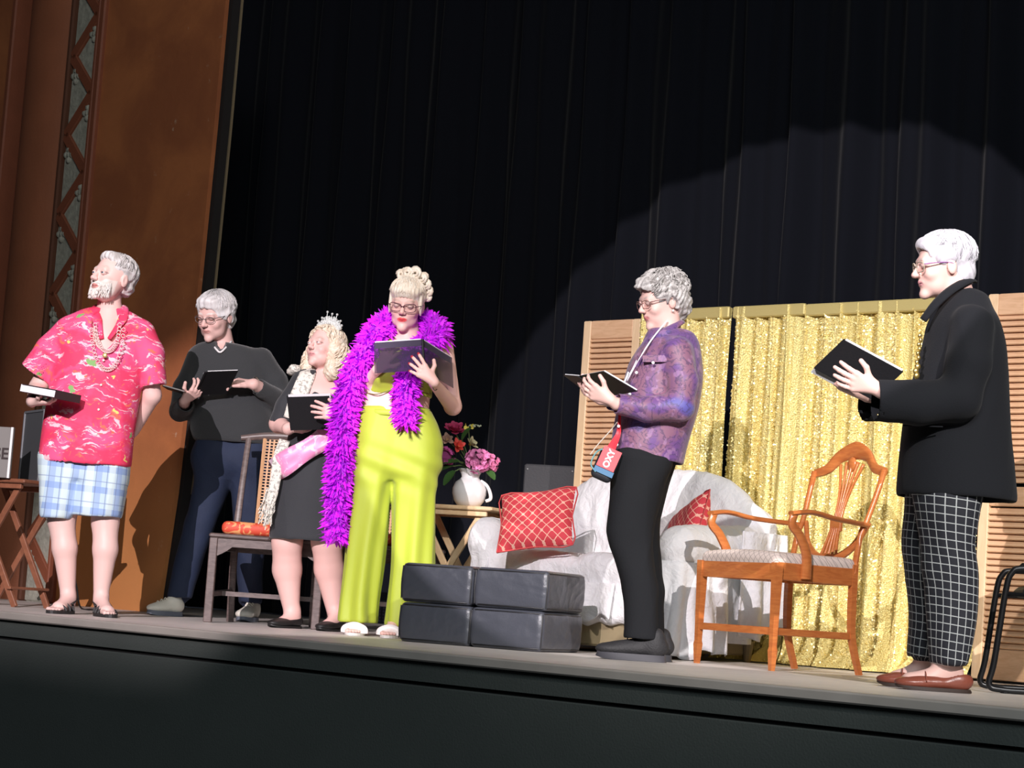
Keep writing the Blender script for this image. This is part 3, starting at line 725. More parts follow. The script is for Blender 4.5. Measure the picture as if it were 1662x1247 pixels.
# shield-back armchair
mch = m_wood('honey_mahogany', (.46, .13, .035), (.58, .20, .055), .28, (3, 3, 18))
mseat = m_lattice('seat_lattice', (.72, .62, .55), (.36, .30, .27), .034, .05)
def armchair(loc, rz):
    e = empty('armchair', loc, rz); tag(e, 'honey-brown wooden armchair with pierced shield back and pale diamond-pattern seat', 'chair')
    fw_, bw, dp, sh = .27, .225, .225, .455          # half front width, half back width, half depth, rail top
    B = lambda: MB()
    for sx in (-1, 1):
        b = B(); b.sweep([(sx * fw_ * 1.0, -dp, sh), (sx * fw_, -dp, .10)], [.026, .017], n=4, sub=1, up=(0, 1, .01)); b.sweep([(sx * fw_, -dp, .10), (sx * fw_, -dp, .085), (sx * fw_, -dp, 0)], [.017, .021, .014], n=4, sub=1, up=(0, 1, .01))
        b.build('front_leg', mch, e)
        b = B(); b.sweep([(sx * bw, dp, sh + .02), (sx * bw, dp, .28), (sx * bw, dp + .01, .15), (sx * bw, dp + .06, 0)], [.02, .02, .018, .016], n=4, up=(0, 1, 0)); b.build('back_leg', mch, e)
        b = B(); b.sweep([(sx * bw, dp, sh - .02), (sx * bw * .98, dp + .03, sh + .15), (sx * bw * 1.0, dp + .06, sh + .22), (sx * bw * 1.06, dp + .10, sh + .35), (sx * bw * 1.08, dp + .125, sh + .445)], [.017, .014, .013, .014, .017], [.012], n=8, up=(0, 1, 0), sq=3); smooth_by_angle(b.build('back_stile', mch, e), 50)
        # arm support and arm
        b = B(); b.sweep([(sx * (fw_ + .012), -.08, sh - .06), (sx * (fw_ + .014), -.085, sh + .04), (sx * (fw_ + .018), -.13, sh + .12), (sx * (fw_ + .02), -.175, sh + .165), (sx * (fw_ + .02), -.165, sh + .215)], [.014], [.024, .022, .020, .018, .017], n=8, up=(0, 1, 0), sq=3.5); smooth_by_angle(b.build('arm_support', mch, e), 50)
        b = B(); b.sweep([(sx * (fw_ + .02), -.185, sh + .212), (sx * (fw_ + .03), -.08, sh + .224), (sx * (fw_ + .02), .06, sh + .207), (sx * (bw + .012), dp + .05, sh + .197)], [.022, .024, .018, .014], [.011], n=10, sq=2.6); smooth_by_angle(b.build('arm', mch, e), 50)
        b = B(); b.beam((sx * fw_, -dp, sh - .035), (sx * bw, dp, sh - .035), .022, .075); b.build('seat_rail', mch, e)
        b = B(); b.beam((sx * fw_, -dp, .165), (sx * bw, dp, .165), .014, .03); b.build('stretcher', mch, e)
    B().box((0, -dp, sh - .035), (2 * fw_ - .04, .022, .075)).build('seat_rail', mch, e)
    B().box((0, dp, sh - .035), (2 * bw - .03, .022, .075)).build('seat_rail', mch, e)
    B().box((0, -dp + .0, .165), (2 * fw_ - .03, .014, .03)).build('stretcher', mch, e)
    # seat cushion
    def taper(p):
        q = p.copy(); hw = fw_ + .005 + (bw - fw_) * np.clip((p[:, 1] + dp) / (2 * dp), 0, 1); q[:, 0] = p[:, 0] / hw * fw_; return q
    sb = rbox((0, 0, sh + .008), (fw_ + .002, dp + .012, .034), .028)
    sdf_obj('seat_cushion', lambda p: sb(taper(p)), (-.34, -.3, sh - .06), (.34, .3, sh + .1), .007, mseat, e,
            disp=lambda V: .012 * np.clip((V[:, 2] - sh) * 40, 0, 1) * (1 - np.clip(np.abs(V[:, 0]) / fw_, 0, 1) ** 2), pat=lambda V: np.stack([V[:, 0], V[:, 1] + V[:, 2], V[:, 2]], 1))
    # shield: crest, lower curve, splat
    yb = lambda z: dp + .02 + .245 * (z - .0) * .9
    def bp(x, z): return (x, dp + .02 + .24 * (z / .55) * .5, sh + z * .84)
    b = B(); b.sweep([bp(-bw * 1.08, .52), bp(-bw * .72, .545), bp(-bw * .42, .612), bp(0, .642), bp(bw * .42, .612), bp(bw * .72, .545), bp(bw * 1.08, .52)], [.012], [.020, .024, .030, .042, .030, .024, .020], n=10, up=(0, 0, 1), sq=2.6); smooth_by_angle(b.build('crest_rail', mch, e), 50)
    b = B(); b.sweep([bp(-bw * .98, .25), bp(-bw * .72, .13), bp(-bw * .35, .065), bp(0, .05), bp(bw * .35, .065), bp(bw * .72, .13), bp(bw * .98, .25)], [.011], [.014, .016, .02, .024, .02, .016, .014], n=10, sq=2.6); smooth_by_angle(b.build('lower_rail', mch, e), 50)
    for i in range(5):
        u = i - 2
        b = B(); b.sweep([bp(u * .026, .07), bp(u * .018, .15), bp(u * .011, .25), bp(u * .012, .34), bp(u * .022, .45), bp(u * .040, .59 - abs(u) * .012)], [.0075, .006, .0075, .006, .006, .0085], [.008], n=6, up=(0, 1, 0)); b.build('splat_bar', mch, e, smooth=True)
    b = B(); b.box(bp(0, .235), (.075, .018, .06), bev=.004); b.build('splat_boss', mch, e)
    b = B(); b.ball(bp(0, .565), (.03, .012, .035)); b.build('splat_cap', mch, e, smooth=True)
    return e
Fd = nrm((-.86, -.50, 0)); rzc = math.atan2(Fd[1], Fd[0]) + PI / 2
cc = (P(1143, 1076, 9.7) + P(1393, 1098, 9.25)) / 2
armchair((cc[0] - .02, cc[1], 0), rzc)

# cane-backed dining chairs with red cushions
mdw = m_wood('worn_dark_wood', (.085, .06, .055), (.15, .11, .10), .4, (4, 4, 14)); mcane = mat('cane', (.62, .36, .19), .55, var=.15, vscale=20)
mredc = mat('red_brocade', (.62, .07, .03), .6); k = NT(mredc); vv = k.obj(); k.color(k.mix(k.ramp(k.noise(vv, 16, 3, .5, 1.5), .54, .6), (.66, .075, .035), (.80, .36, .14)))
def cane_chair(loc, rz, label):
    e = empty('dining_chair', loc, rz); tag(e, label, 'chair', 'cane-backed dining chairs with red cushions')
    fx, bx_, dp, sh = .275, .22, .22, .455
    for sx in (-1, 1):
        MB().box((sx * fx, -dp, sh / 2 - .01), (.042, .042, sh - .02), bev=.004).build('front_leg', mdw, e)
        b = MB(); b.sweep([(sx * bx_, dp + .05, 0), (sx * bx_, dp, .25), (sx * bx_, dp, sh), (sx * (bx_ - .005), dp + .05, sh + .27), (sx * (bx_ - .012), dp + .13, sh + .54)], [.019, .019, .019, .016, .015], n=6, up=(0, 1, 0), sq=4); smooth_by_angle(b.build('back_post', mdw, e), 50)
        MB().beam((sx * fx, -dp, .145), (sx * bx_, dp, .16), .02, .028).build('stretcher', mdw, e)
        b = MB(); b.beam((sx * fx, -dp, sh - .05), (sx * bx_, dp, sh - .05), .02, .07); b.build('apron', mdw, e)
    MB().box((0, dp, sh - .05), (2 * bx_ - .03, .02, .07)).build('apron', mdw, e); MB().box((0, 0, .15), (2 * fx - .06, .024, .024)).build('stretcher', mdw, e)
    # shaped front apron
    n = 20; V = []
    for y in (-dp - .012, -dp + .01):
        for i in range(n + 1):
            x = -fx + .02 + (2 * fx - .04) * i / n; u = abs(x) / (fx - .02)
            V += [(x, y, sh - .02), (x, y, sh - .065 - .05 * max(0, (u - .72) / .28) ** .7)]
    m2 = 2 * (n + 1); Fc = []
    for i in range(n): a = 2 * i; Fc += [(a, a + 1, a + 3, a + 2), (m2 + a, m2 + a + 2, m2 + a + 3, m2 + a + 1), (a + 1, m2 + a + 1, m2 + a + 3, a + 3), (a, a + 2, m2 + a + 2, m2 + a)]
    MB().add(V, Fc).build('front_apron', mdw, e)
    MB().box((0, 0, sh - .01), (2 * fx + .05, 2 * dp + .06, .022), bev=.007).build('seat_board', mdw, e)
    c = rbox((0, -.005, sh + .034), (fx - .03, dp - .01, .034), .028)
    sdf_obj('seat_cushion', c, (-.3, -.28, sh - .03), (.3, .28, sh + .1), .008, mredc, e, disp=lambda V: folds(V, .002, 5, 20, 20))
    tp = lambda x, z: (x, dp + .005 + .125 * (z / .54), sh + z)
    b = MB(); b.sweep([tp(-bx_ - .03, .535), tp(-.12, .555), tp(0, .56), tp(.12, .555), tp(bx_ + .03, .535)], [.014], [.016, .02, .022, .02, .016], n=8, sq=3); smooth_by_angle(b.build('crest_rail', mdw, e), 50)
    for sx in (-1, 1): MB().sweep([tp(sx * .118, .07), tp(sx * .122, .54)], [.010], n=6, sub=1, up=(0, 1, 0)).build('panel_stile', mcane, e)
    b = MB(); ca = []
    for i in range(11):
        x = -.115 + .23 * i / 10; b.sweep([tp(x, .07), tp(x, .545)], [.0065], [.0022], n=4, sub=1, up=(0, 1, 0))
    for j in range(29):
        z = .075 + .465 * j / 28; p0, p1 = tp(-.118, z), tp(.118, z); b.sweep([p0, p1], [.0022], [.0045], n=4, sub=1)
    tag(b.build('cane_panel', mcane, e), kind='stuff')
    return e
fl, fr = P(334, 1007, 11.1), P(514, 1017, 11.1)
mid = (fl + fr) / 2; rzz = math.atan2(fr[1] - fl[1], fr[0] - fl[0])
ex2 = np.array([math.cos(rzz), math.sin(rzz)]); ey2 = np.array([-ex2[1], ex2[0]])
cane_chair((mid[0] + ey2[0] * .22, mid[1] + ey2[1] * .22, 0), rzz, 'dark dining chair with cane back behind the woman in the tiara, red cushion in view')
m2 = P(620, 1010, 11.45); cane_chair((m2[0], m2[1] + .1, 0), rad(3), 'dark cane-backed chair mostly hidden behind the woman in yellow-green')

# black tube chair at the right edge
mtube = mat('tube_black', (.012, .012, .013), .3, .3)
tb = P(1612, 1121, 8.2); tt = P(1640, 922, 8.2)
e = empty('tube_chair', (tb[0] + .30, tb[1] + .12, 0), rad(-8)); tag(e, 'black steel tube chair cut off by the right edge of the view', 'chair')
hz = tt[2]
for y in (-.20, .20):
    b = MB(); b.sweep([(.32, y, .013), (-.10, y, .013), (-.25, y, .013), (-.30, y, .03), (-.285, y, .12), (-.255, y, hz - .09), (-.235, y, hz - .02), (-.19, y, hz), (0, y, hz), (.18, y, hz)], .0125, n=8); b.build('side_frame', mtube, e, smooth=True)
    b = MB(); b.sweep([(-.255, y, hz - .10), (.16, y, hz - .10)], .009, n=8, sub=1); b.build('side_brace', mtube, e, smooth=True)
    b = MB(); b.sweep([(.18, y, hz), (.24, y, hz + .2), (.28, y, hz + .42)], .0125, n=8); b.build('back_tube', mtube, e, smooth=True)
    MB().box((-.02, y, hz + .018), (.30, .035, .03), bev=.01).build('arm_pad', mtube, e)
    MB().ball((-.24, y, .004), (.02, .016, .006)).build('foot_cap', mtube, e)
MB().box((.02, 0, hz - .085), (.42, .38, .04), bev=.015).build('seat', mat('seat_black', (.015, .015, .017), .7), e)
MB().box((.27, 0, hz + .33), (.03, .40, .24), bev=.012).build('backrest', mat('seat_black2', (.015, .015, .017), .7), e)
MB().sweep([(.32, -.2, .013), (.32, .2, .013)], .0125, n=8, sub=1).build('floor_bar', mtube, e)

# vase with silk flowers
mv = mat('vase_glaze', (.82, .80, .80), .18, spec=.6, coat=.5)
vb = P(760, 820, 11.2); vz = ty[2] + .0005
e = empty('vase', (vb[0], vb[1] + .06, vz)); tag(e, 'round white ceramic jug vase with flared neck on the pale tray table', 'vase')
sv = .92
prof = [(.05, 0), (.066, .004), (.085, .03), (.097, .07), (.097, .10), (.083, .135), (.058, .155), (.05, .165), (.053, .18), (.066, .205), (.072, .212), (.066, .210), (.05, .185), (.045, .165), (.05, .15), (.07, .13), (.08, .10), (.075, .04), (.03, .015)]
MB().lathe([(r * sv, z * sv) for r, z in prof], n=48).build('vase_body', mv, e, smooth=True)
b = MB(); b.sweep([(.055, -.02, .15 * sv), (.088, -.02, .125 * sv), (.108, -.02, .085 * sv), (.112, -.02, .05 * sv), (.088, -.02, .035 * sv)], [.008, .009, .010, .010, .009], n=8); b.build('handle', mv, e, smooth=True)
vc = np.array([vb[0], vb[1] + .06, vz + .19 * sv])
mleaf = mat('leaf_green', (.05, .13, .03), .5, var=.4, vscale=20); mstem = mat('stem_green', (.10, .16, .05), .6)
def petal(b, c, d, up, L_, w_, cup=.3):
    d = nrm(d); s_ = nrm(np.cross(d, up)); u = np.cross(s_, d); V = []
    for j in range(5):
        t = j / 4; wd = w_ * (math.sin(PI * (t * .85 + .1)) ** .8); 
        for i in (-1, 0, 1): V.append(np.array(c) + d * L_ * t * (1 - .2 * t * cup) + s_ * i * wd / 2 + u * (cup * L_ * t * t * .6 + abs(i) * wd * .18))
    b.add(V, [(j * 3 + i, j * 3 + i + 1, j * 3 + i + 4, j * 3 + i + 3) for j in range(4) for i in range(2)])
def stem_to(c, parent):
    MB().sweep([vc - np.array([0, 0, .12]), vc, (vc + c) / 2 + np.array([0, 0, .02]), c], .003, n=5).build('stem', mstem, parent, base=c)
rgf = random.Random(8)
def rdir(): 
    v = np.array([rgf.gauss(0, 1) for _ in range(3)]); return v / np.linalg.norm(v)
def hydrangea(px, py, Y, r, col, label, n=46):
    c = P(px, py, Y); mm = mat('petal', col, .7, var=.25, vscale=30)
    b = MB()
    for i in range(n):
        d = rdir(); d[1] = -abs(d[1]) if rgf.random() < .5 else d[1]; cc_ = c + d * r * rgf.uniform(.8, 1.02); s_ = nrm(np.cross(d, (0.1, .2, 1))); u = np.cross(s_, d); rot = rgf.uniform(0, PI)
        for kk in range(4):
            a = rot + kk * PI / 2; petal(b, cc_, s_ * math.cos(a) + u * math.sin(a) + d * .3, d, .021 * r / .06, .019 * r / .06, .25)
    o = b.build('silk_flower', mm, None, base=tuple(c), smooth=True); tag(o, label, 'flower', 'silk flowers in the white vase'); stem_to(c, o)
    MB().ball((0, 0, 0), r * .7).build('core', mat('core_pink', tuple(x * .5 for x in col), .9), o); return o
def bloom(px, py, Y, r, col, label, n=14, face=(0, -1, .3), nm='flower'):
    c = P(px, py, Y); b = MB(); f = nrm(face); s_ = nrm(np.cross(f, (0, 0, 1))); u = np.cross(s_, f)
    for i in range(n):
        a = i * 2.4; lay = i / n; d = s_ * math.cos(a) + u * math.sin(a) + f * (1.4 * (1 - lay) - .1); petal(b, c, d, f, r * (.55 + .5 * lay), r * .55, .35)
    o = b.build('silk_flower', mat('petal', col, .65, var=.25, vscale=30), None, base=tuple(c), smooth=True); tag(o, label, 'flower', 'silk flowers in the white vase'); stem_to(c, o)
    MB().ball((0, 0, 0), r * .16).build('flower_centre', mat('centre_yellow', (.5, .35, .1), .8), o); return o
Yv = vc[1]
hydrangea(776, 748, Yv - .07, .062, (.80, .25, .52), 'large round pink hydrangea head leaning over the right of the vase', 60)
hydrangea(795, 752, Yv - .02, .048, (.78, .22, .42), 'deeper pink hydrangea head right behind the large one', 40)
hydrangea(722, 742, Yv - .02, .05, (.68, .12, .45), 'magenta flower cluster at the lower left of the bouquet', 36)
bloom(738, 701, Yv, .075, (.55, .05, .16), 'dark pink broad-petalled flower at the top of the bouquet', 18, (0, -.6, .8))
bloom(726, 714, Yv - .03, .045, (.55, .36, .28), 'dusty beige-pink bloom under the dark pink flower', 14)
bloom(743, 725, Yv - .06, .05, (.80, .09, .07), 'small red bloom in the middle of the bouquet', 12, (.4, -.8, .3))
bloom(763, 721, Yv - .02, .055, (.55, .50, .30), 'pale cream folded bloom above the pink hydrangea', 10, (.7, -.4, .5))
bloom(716, 735, Yv + .02, .05, (.5, .1, .25), 'small plum bloom half hidden at the left of the bouquet', 12)
c = P(760, 692, Yv - .02); b = MB()
for i in range(9): petal(b, c + rdir() * .018, rdir(), rdir(), .022, .02)
o = b.build('flower_spray', mat('petal_yellow', (.80, .70, .12), .6), None, base=tuple(c), smooth=True); tag(o, 'yellow blossom spray with a pale twig at the top of the bouquet', 'flower', 'silk flowers in the white vase'); stem_to(c, o)
b = MB(); c2 = P(781, 692, Yv - .02); b.sweep([c, (c + c2) / 2 + np.array([0, 0, .008]), c2], .002, n=4)
for i in range(7): b.ball(c + (c2 - c) * (i + 1) / 7 + rdir() * .005, .0055, n=6, m=4)
b.build('twig', mat('twig', (.45, .5, .35), .7), o, base=tuple(c))
for i, (px, py, L_, dx, dz) in enumerate([(735, 757, .12, -1, -.35), (745, 750, .10, -.9, -.1), (750, 715, .08, .3, .6), (790, 765, .06, .6, -.5), (738, 765, .09, -.6, -.8)]):
    b = MB(); c = P(px, py, Yv - .05); petal(b, c, (dx, -.2, dz), (0, -.5, 1), L_, .055, -.2)
    o = b.build('silk_leaf', mleaf, None, base=tuple(c), smooth=True); tag(o, 'dark green silk leaf in the bouquet, %s' % ('long and low on the left', 'just above the lowest left leaf', 'between the top flowers', 'under the pink hydrangea', 'drooping at the vase neck')[i], 'leaf', 'silk flowers in the white vase'); stem_to(c, o)

# unseen spotlight casings; flaps added under each keep the beam off the stage front
mlamp = mat('lamp_black', (.01, .01, .01), .6)
for L, tg, lb in LAMPS:
    L = np.array(L); d = nrm(np.array(tg) - L); sd_ = nrm(np.cross(d, (0, 0, 1))); e = empty('unseen_spotlight', tuple(L - d * .30)); tag(e, lb, 'spotlight')
    MB().sweep([d * .27, d * .18, -d * .05, -d * .28], [.13, .12, .15, .11], n=20, sub=1).build('housing', mlamp, e, smooth=True)
    MB().sweep([sd_ * .17, sd_ * .17 + np.array([0, 0, .28]), np.array([0, 0, .36]), -sd_ * .17 + np.array([0, 0, .28]), -sd_ * .17], .012, n=6).build('yoke', mlamp, e)
    MB().sweep([np.array([0, 0, .36]), np.array([0, 0, 2.2])], .02, n=8, sub=1).build('hanging_pipe', mlamp, e)
    q = .055; V = [L + (W(s_, .02, z_) - L) * q for z_ in (-.07, -4) for s_ in (-7, 7)]; V = V + [v + d * .006 for v in V]
    mesh_obj('added_beam_flap', V, [(0, 1, 3, 2), (4, 6, 7, 5), (0, 4, 5, 1), (2, 3, 7, 6), (0, 2, 6, 4), (1, 5, 7, 3)], mlamp, e, base=L - d * .30)
# ============================================================ people: shared builders
def head_frame(c, yaw, pitch, tilt=0):
    y, p = rad(yaw), rad(pitch)
    f = np.array([-math.sin(y) * math.cos(p), -math.cos(y) * math.cos(p), math.sin(p)])
    r = np.array([-math.cos(y), math.sin(y), 0.0]); u = np.cross(r, f)
    t = rad(tilt); r, u = r * math.cos(t) + u * math.sin(t), u * math.cos(t) - r * math.sin(t)
    return np.stack([r, f, u], 1)
class Head:
    def __init__(s, c, yaw, pitch, tilt=0, sc=1.0, wide=1.0, nose=1.0, lid=.5, jaw=1.0, chin=1.0, smile=0, eye=(.10, .13, .16)):
        s.c = np.array(c); s.R = head_frame(c, yaw, pitch, tilt); s.sc = sc; s.eye = eye; s.lid = lid
        w_ = wide; sm = smile
        L = [(ell((0, -.014, .034), (.074 * w_, .094, .078)), .02), (ell((0, .022, -.025), (.061 * w_, .064, .080)), .03),
             (ell((0, .034, -.072), (.047 * w_ * jaw, .044, .033)), .025), (ell((0, .0745, -.098), (.020 * chin, .018, .018)), .02),
             (rc((-.030, .075, .020), (.030, .075, .020), .013, .013), .014),
             (ell((-.036, .060, -.030), (.022, .021, .020)), .015), (ell((.036, .060, -.030), (.022, .021, .020)), .015),
             ('-', ell((-.031, .101, .003), (.017, .017, .012)), .010), ('-', ell((.031, .101, .003), (.017, .017, .012)), .010),
             (rc((0, .084, .010), (0, .106, -.024 * nose), .0065, .0105 * nose), .009), (rc((-.0105, .097, -.029), (.0105, .097, -.029), .0078, .0078), .007),
             (rc((-.017, .0815 - sm * .002, -.0555 + sm * .003), (0, .0880, -.0545), .0045, .0052), .006), (rc((.017, .0815 - sm * .002, -.0555 + sm * .003), (0, .0880, -.0545), .0045, .0052), .006), (ell((0, .070, -.052), (.030, .018, .022)), .015),
             (rc((-.011, .0840, -.0635), (.011, .0840, -.0635), .0048, .0048), .006),
             ('-', rc((-.019, .088, -.0592 + sm * .003), (.019, .088, -.0592 + sm * .003), .0018, .0018), .002),
             (ell((-.031, .0775, .0045 + .004 * 0), (.0150, .0125, .0125)), .003), (ell((.031, .0775, .0045), (.0150, .0125, .0125)), .003),
             ]
        for sx in (-1, 1):
            L += [(ell((sx * .0735 * w_, -.008, -.006), (.0085, .018, .030)), .004), ('-', ell((sx * .084 * w_, -.004, -.004), (.006, .010, .018)), .004)]
        f = union(L, .02); R, c_, sc_ = s.R.astype(np.float32), s.c.astype(np.float32), sc
        s.fn = near(lambda p: f(((p - c_) @ R / sc_).astype(np.float32)) * sc_, s.c, .30)
    def loc(s, V): return (V - s.c) @ s.R / s.sc
    def w(s, p): return s.c + s.R @ (np.array(p, float) * s.sc)
    def D(s, v): return s.R @ np.array(v, float)
def hand(Wr, D, N, T, curl=(20, 25, 15), sc=1.0, thumb=(.75, .6, .35), spread=5, curls=None):
    D = nrm(D); N = nrm(np.array(N) - (np.array(N) @ D) * D); X = np.cross(D, N); X = X if X @ np.array(T) > 0 else -X
    Wr = np.array(Wr, float); A = lambda d, t, n: Wr + (D * d + X * t + N * n) * sc
    offs = [.029, .0095, -.0095, -.027]; lens = [.072, .080, .074, .058]; kn = [.088, .092, .087, .079]
    palm = [(rc(A(0, .004, 0), A(kn[i], offs[i], 0), .0165 * sc, .0112 * sc), .014) for i in range(4)]
    palm += [(rc(A(.012, .014, .006), A(.045, .032, .010), .015 * sc, .0115 * sc), .014)]
    fl = []; tips = []
    for i in range(4):
        c1 = curl if curls is None else curls[i]
        p = A(kn[i], offs[i], 0); sp = rad(spread * (1.5 - i)); base = D * math.cos(sp) + X * math.sin(sp); a = 0; r = (.0098, .0100, .0096, .0085)[i] * sc
        for j, q in enumerate((.46, .30, .24)):
            a += rad(c1[j]); d = base * math.cos(a) + N * math.sin(a); p2 = p + d * lens[i] * q * sc
            fl.append((rc(p, p2, r, r * .90), .003)); p = p2; r *= .90
        tips.append(p)
    tb = A(.045, .032, .010); d1 = nrm(D * thumb[1] + X * thumb[0] + N * thumb[2] * .5); d2 = nrm(D * (thumb[1] + .25) + X * thumb[0] * .55 + N * thumb[2] * 1.2)
    t1 = tb + d1 * .034 * sc; t2 = t1 + d2 * .030 * sc; fl += [(rc(tb, t1, .0118 * sc, .0102 * sc), .004), (rc(t1, t2, .0102 * sc, .0088 * sc), .004)]; tips.append(t2)
    pf, ff = union(palm, .012), union(fl, .003); c = A(.09, 0, .02)
    h = near(lambda p: smin(pf(p), ff(p), .006), c, .22 * sc + .02); return h, c, tips
SKIN = np.array([.78, .53, .48])
def cover(fs, z0, z1, off=.010):
    g = union([(q[0] if isinstance(q, tuple) else q, .03) for q in fs], .03)
    return lambda p: smax(g(p) - off, np.maximum(p[:, 2] - z1, z0 - p[:, 2]), .006)
def paint_head(H, skin, lips=(.62, .20, .20), brow=None, beard=None, blush=.06, shadow=None):
    skin = np.array(skin)
    def f(V):
        q = H.loc(V); x, y, z = q[:, 0], q[:, 1], q[:, 2]; ax = np.abs(x); C = np.tile(skin, (len(V), 1))
        hm = (np.sqrt((q ** 2).sum(1)) < .17) & (y > .02)
        def bl(m, col, a=1):
            m = (np.clip(m, 0, 1) * hm * a)[:, None]; C[:] = C * (1 - m) + np.array(col) * m
        bl(np.exp(-((ax - .038) ** 2 + (z + .03) ** 2) / .00035), skin * np.array([1, .75, .78]), blush * 4)
        bl(np.exp(-(x ** 2 + (z + .028) ** 2) / .00012) * (y > .09), skin * np.array([1, .72, .74]), .5)
        if beard is not None:
            bz = np.clip((-.040 - z - .0 + np.clip(ax - .02, 0, 1) * .55) / .006, 0, 1) * (y > -.01) * (ax < .075)
            bz = np.maximum(bz, np.clip((-.036 - z) / .004, 0, 1) * (ax < .03) * (y > .07)); n_ = np.sin(V @ np.array([900, 700, 800.])) * .12
            bl(bz * (1 + n_), beard, .93)
        lm = np.clip(1.4 - ((x / .022) ** 2 + ((z + .0595) / .0100) ** 2), 0, 1) * (y > .074) * 1.6; bl(lm, lips, .95)
        bl(np.clip(1.5 - ((x / .020) ** 2 + ((z + .0592) / .0016) ** 2), 0, 1) * (y > .07), np.array(lips) * .35, .7)
        if brow is not None: bl(np.clip(1.5 - (((ax - .030) / .020) ** 2 + ((z - .0235 - .004 * (1 - ((ax - .032) / .02) ** 2)) / .0042) ** 2), 0, 1) * (y > .05), brow, .8)
        bl(np.clip(1.6 - (((ax - .031) / .0165) ** 2 + ((z - .0045) / .0075) ** 2), 0, 1) * (y > .06), skin * .72, .6)
        # lash line along the lids
        zl = .0045 + (.0040 - H.lid * .0095); bl(np.exp(-((z - zl + .0015) / .0016) ** 2) * (np.abs(ax - .031) < .0165) * (y > .06), (.16, .09, .08), .85)
        bl(np.exp(-((ax - .006) ** 2 + (z + .0345) ** 2) / .000014) * (y > .08), skin * .35, .9)
        return C
    return f
m_skin = mat('skin', (.8, .5, .42), .48, attr='Col', spec=.35); m_skin.node_tree.nodes['Principled BSDF'].inputs['Subsurface Weight'].default_value = .0
m_eyew = mat('eye_white', (.82, .80, .80), .2); m_iris = mat('iris', (.08, .11, .15), .15); m_pupil = mat('pupil', (.005, .005, .005), .1)
def make_eyes(H, par, base, look=(0, 0)):
    if H.lid > .85: return
    for sx in (-1, 1):
        R_ = .0118 * H.sc; c = H.w((sx * .031, .0800, .0042)); d = nrm(H.D((look[0], 1, look[1] - .1)))
        s_ = nrm(np.cross(d, (0, 0, 1))); u = np.cross(s_, d); V = []; Fc = []; mi = []; n = 16; m_ = 14
        for i in range(m_ + 1):
            th = PI * i / m_
            for k in range(n): a = 2 * PI * k / n; V.append(c + R_ * (d * math.cos(th) + (s_ * math.cos(a) + u * math.sin(a)) * math.sin(th)))
        for i in range(m_):
            for k in range(n): Fc.append((i * n + k, (i + 1) * n + k, (i + 1) * n + (k + 1) % n, i * n + (k + 1) % n)); mi.append(2 if i < 1 else 1 if i < 3 else 0)
        mesh_obj('eye', V, Fc, None, par, base, True, mats=[m_eyew, m_iris, m_pupil], mi=mi)
        # upper eyelid: part of a slightly larger shell
        b = MB(); V = []; R2 = R_ * 1.09; f_, r_, u_ = H.D((0, 1, 0)), H.D((1, 0, 0)), H.D((0, 0, 1))
        for (e0, e1) in ((math.radians(12 - 42 * H.lid), PI * .5), (-PI * .5, math.radians(-24))):
            V = []; nn, mm = 10, 6
            for i in range(mm + 1):
                el = e0 + (e1 - e0) * i / mm
                for k in range(nn + 1):
                    a = -1.35 + 2.7 * k / nn; V.append(c + R2 * (f_ * math.cos(el) * math.cos(a) + r_ * math.cos(el) * math.sin(a) + u_ * math.sin(el)))
            b.add(V, [(i * (nn + 1) + k, i * (nn + 1) + k + 1, (i + 1) * (nn + 1) + k + 1, (i + 1) * (nn + 1) + k) for i in range(mm) for k in range(nn)])
        o = b.build('eyelid', mat('lid_skin', tuple(SKIN * .92), .5), par, base, smooth=True)
def make_body(name, fn, boxes, lo, hi, color, base, label, hc=.010, hf=.0032):
    """coarse surface where clothes hide it, fine surface at head and hands; one mesh"""
    V, Q = surface(fn, lo, hi, hc); cen = V[Q].mean(1)
    drop = np.zeros(len(Q), bool)
    for b0, b1, *_ in boxes: drop |= ((cen > np.array(b0) + .010) & (cen < np.array(b1) - .010)).all(1)
    Q = Q[~drop]; Vs, Qs, n = [V], [Q], len(V)
    for b0, b1, *r in boxes:
        v, q = surface(fn, b0, b1, r[0] if r else hf); v = relax(v, q, 1, .4) if False else v; Vs.append(v); Qs.append(q + n); n += len(v)
    V, Q = np.vstack(Vs), np.vstack(Qs); used = np.zeros(len(V), bool); used[Q.ravel()] = True; idx = np.cumsum(used) - 1; V = V[used]; Q = idx[Q]
    o = mesh_obj(name, V, Q, m_skin, None, base, True); setattr_v(o, V, None, color); tag(o, label, 'person'); return o
def bx(c, r): c = np.array(c); r = np.broadcast_to(r, 3); return (c - r, c + r)
def m_hair(name, c1, c2, rough=.5, sc=(60, 60, 12)):
    m = mat(name, c1, rough, sheen=.2); k = NT(m); v = k.scale(k.obj(), *sc); f = k.noise(v, 1.0, 4, .65, .6); k.color(k.mix(k.ramp(f, .3, .7), c1, c2)); k.bump(f, .5, .006); return m
def make_hair(H, par, base, m, parts, cuts, disp=None, h=.0045, name='hair', k=.015):
    f = union([(g, k) for g in parts] + [('-', g, .006) for g in cuts], k); R, c, sc = H.R.astype(np.float32), H.c.astype(np.float32), H.sc
    fn = near(lambda p: f(((p - c) @ R / sc).astype(np.float32)) * sc, H.c, .45)
    dd = (lambda V: disp(H.loc(V))) if disp is not None else None
    return sdf_obj(name, fn, H.c - .26, H.c + .24, h, m, par, base, disp=dd, rel=1)
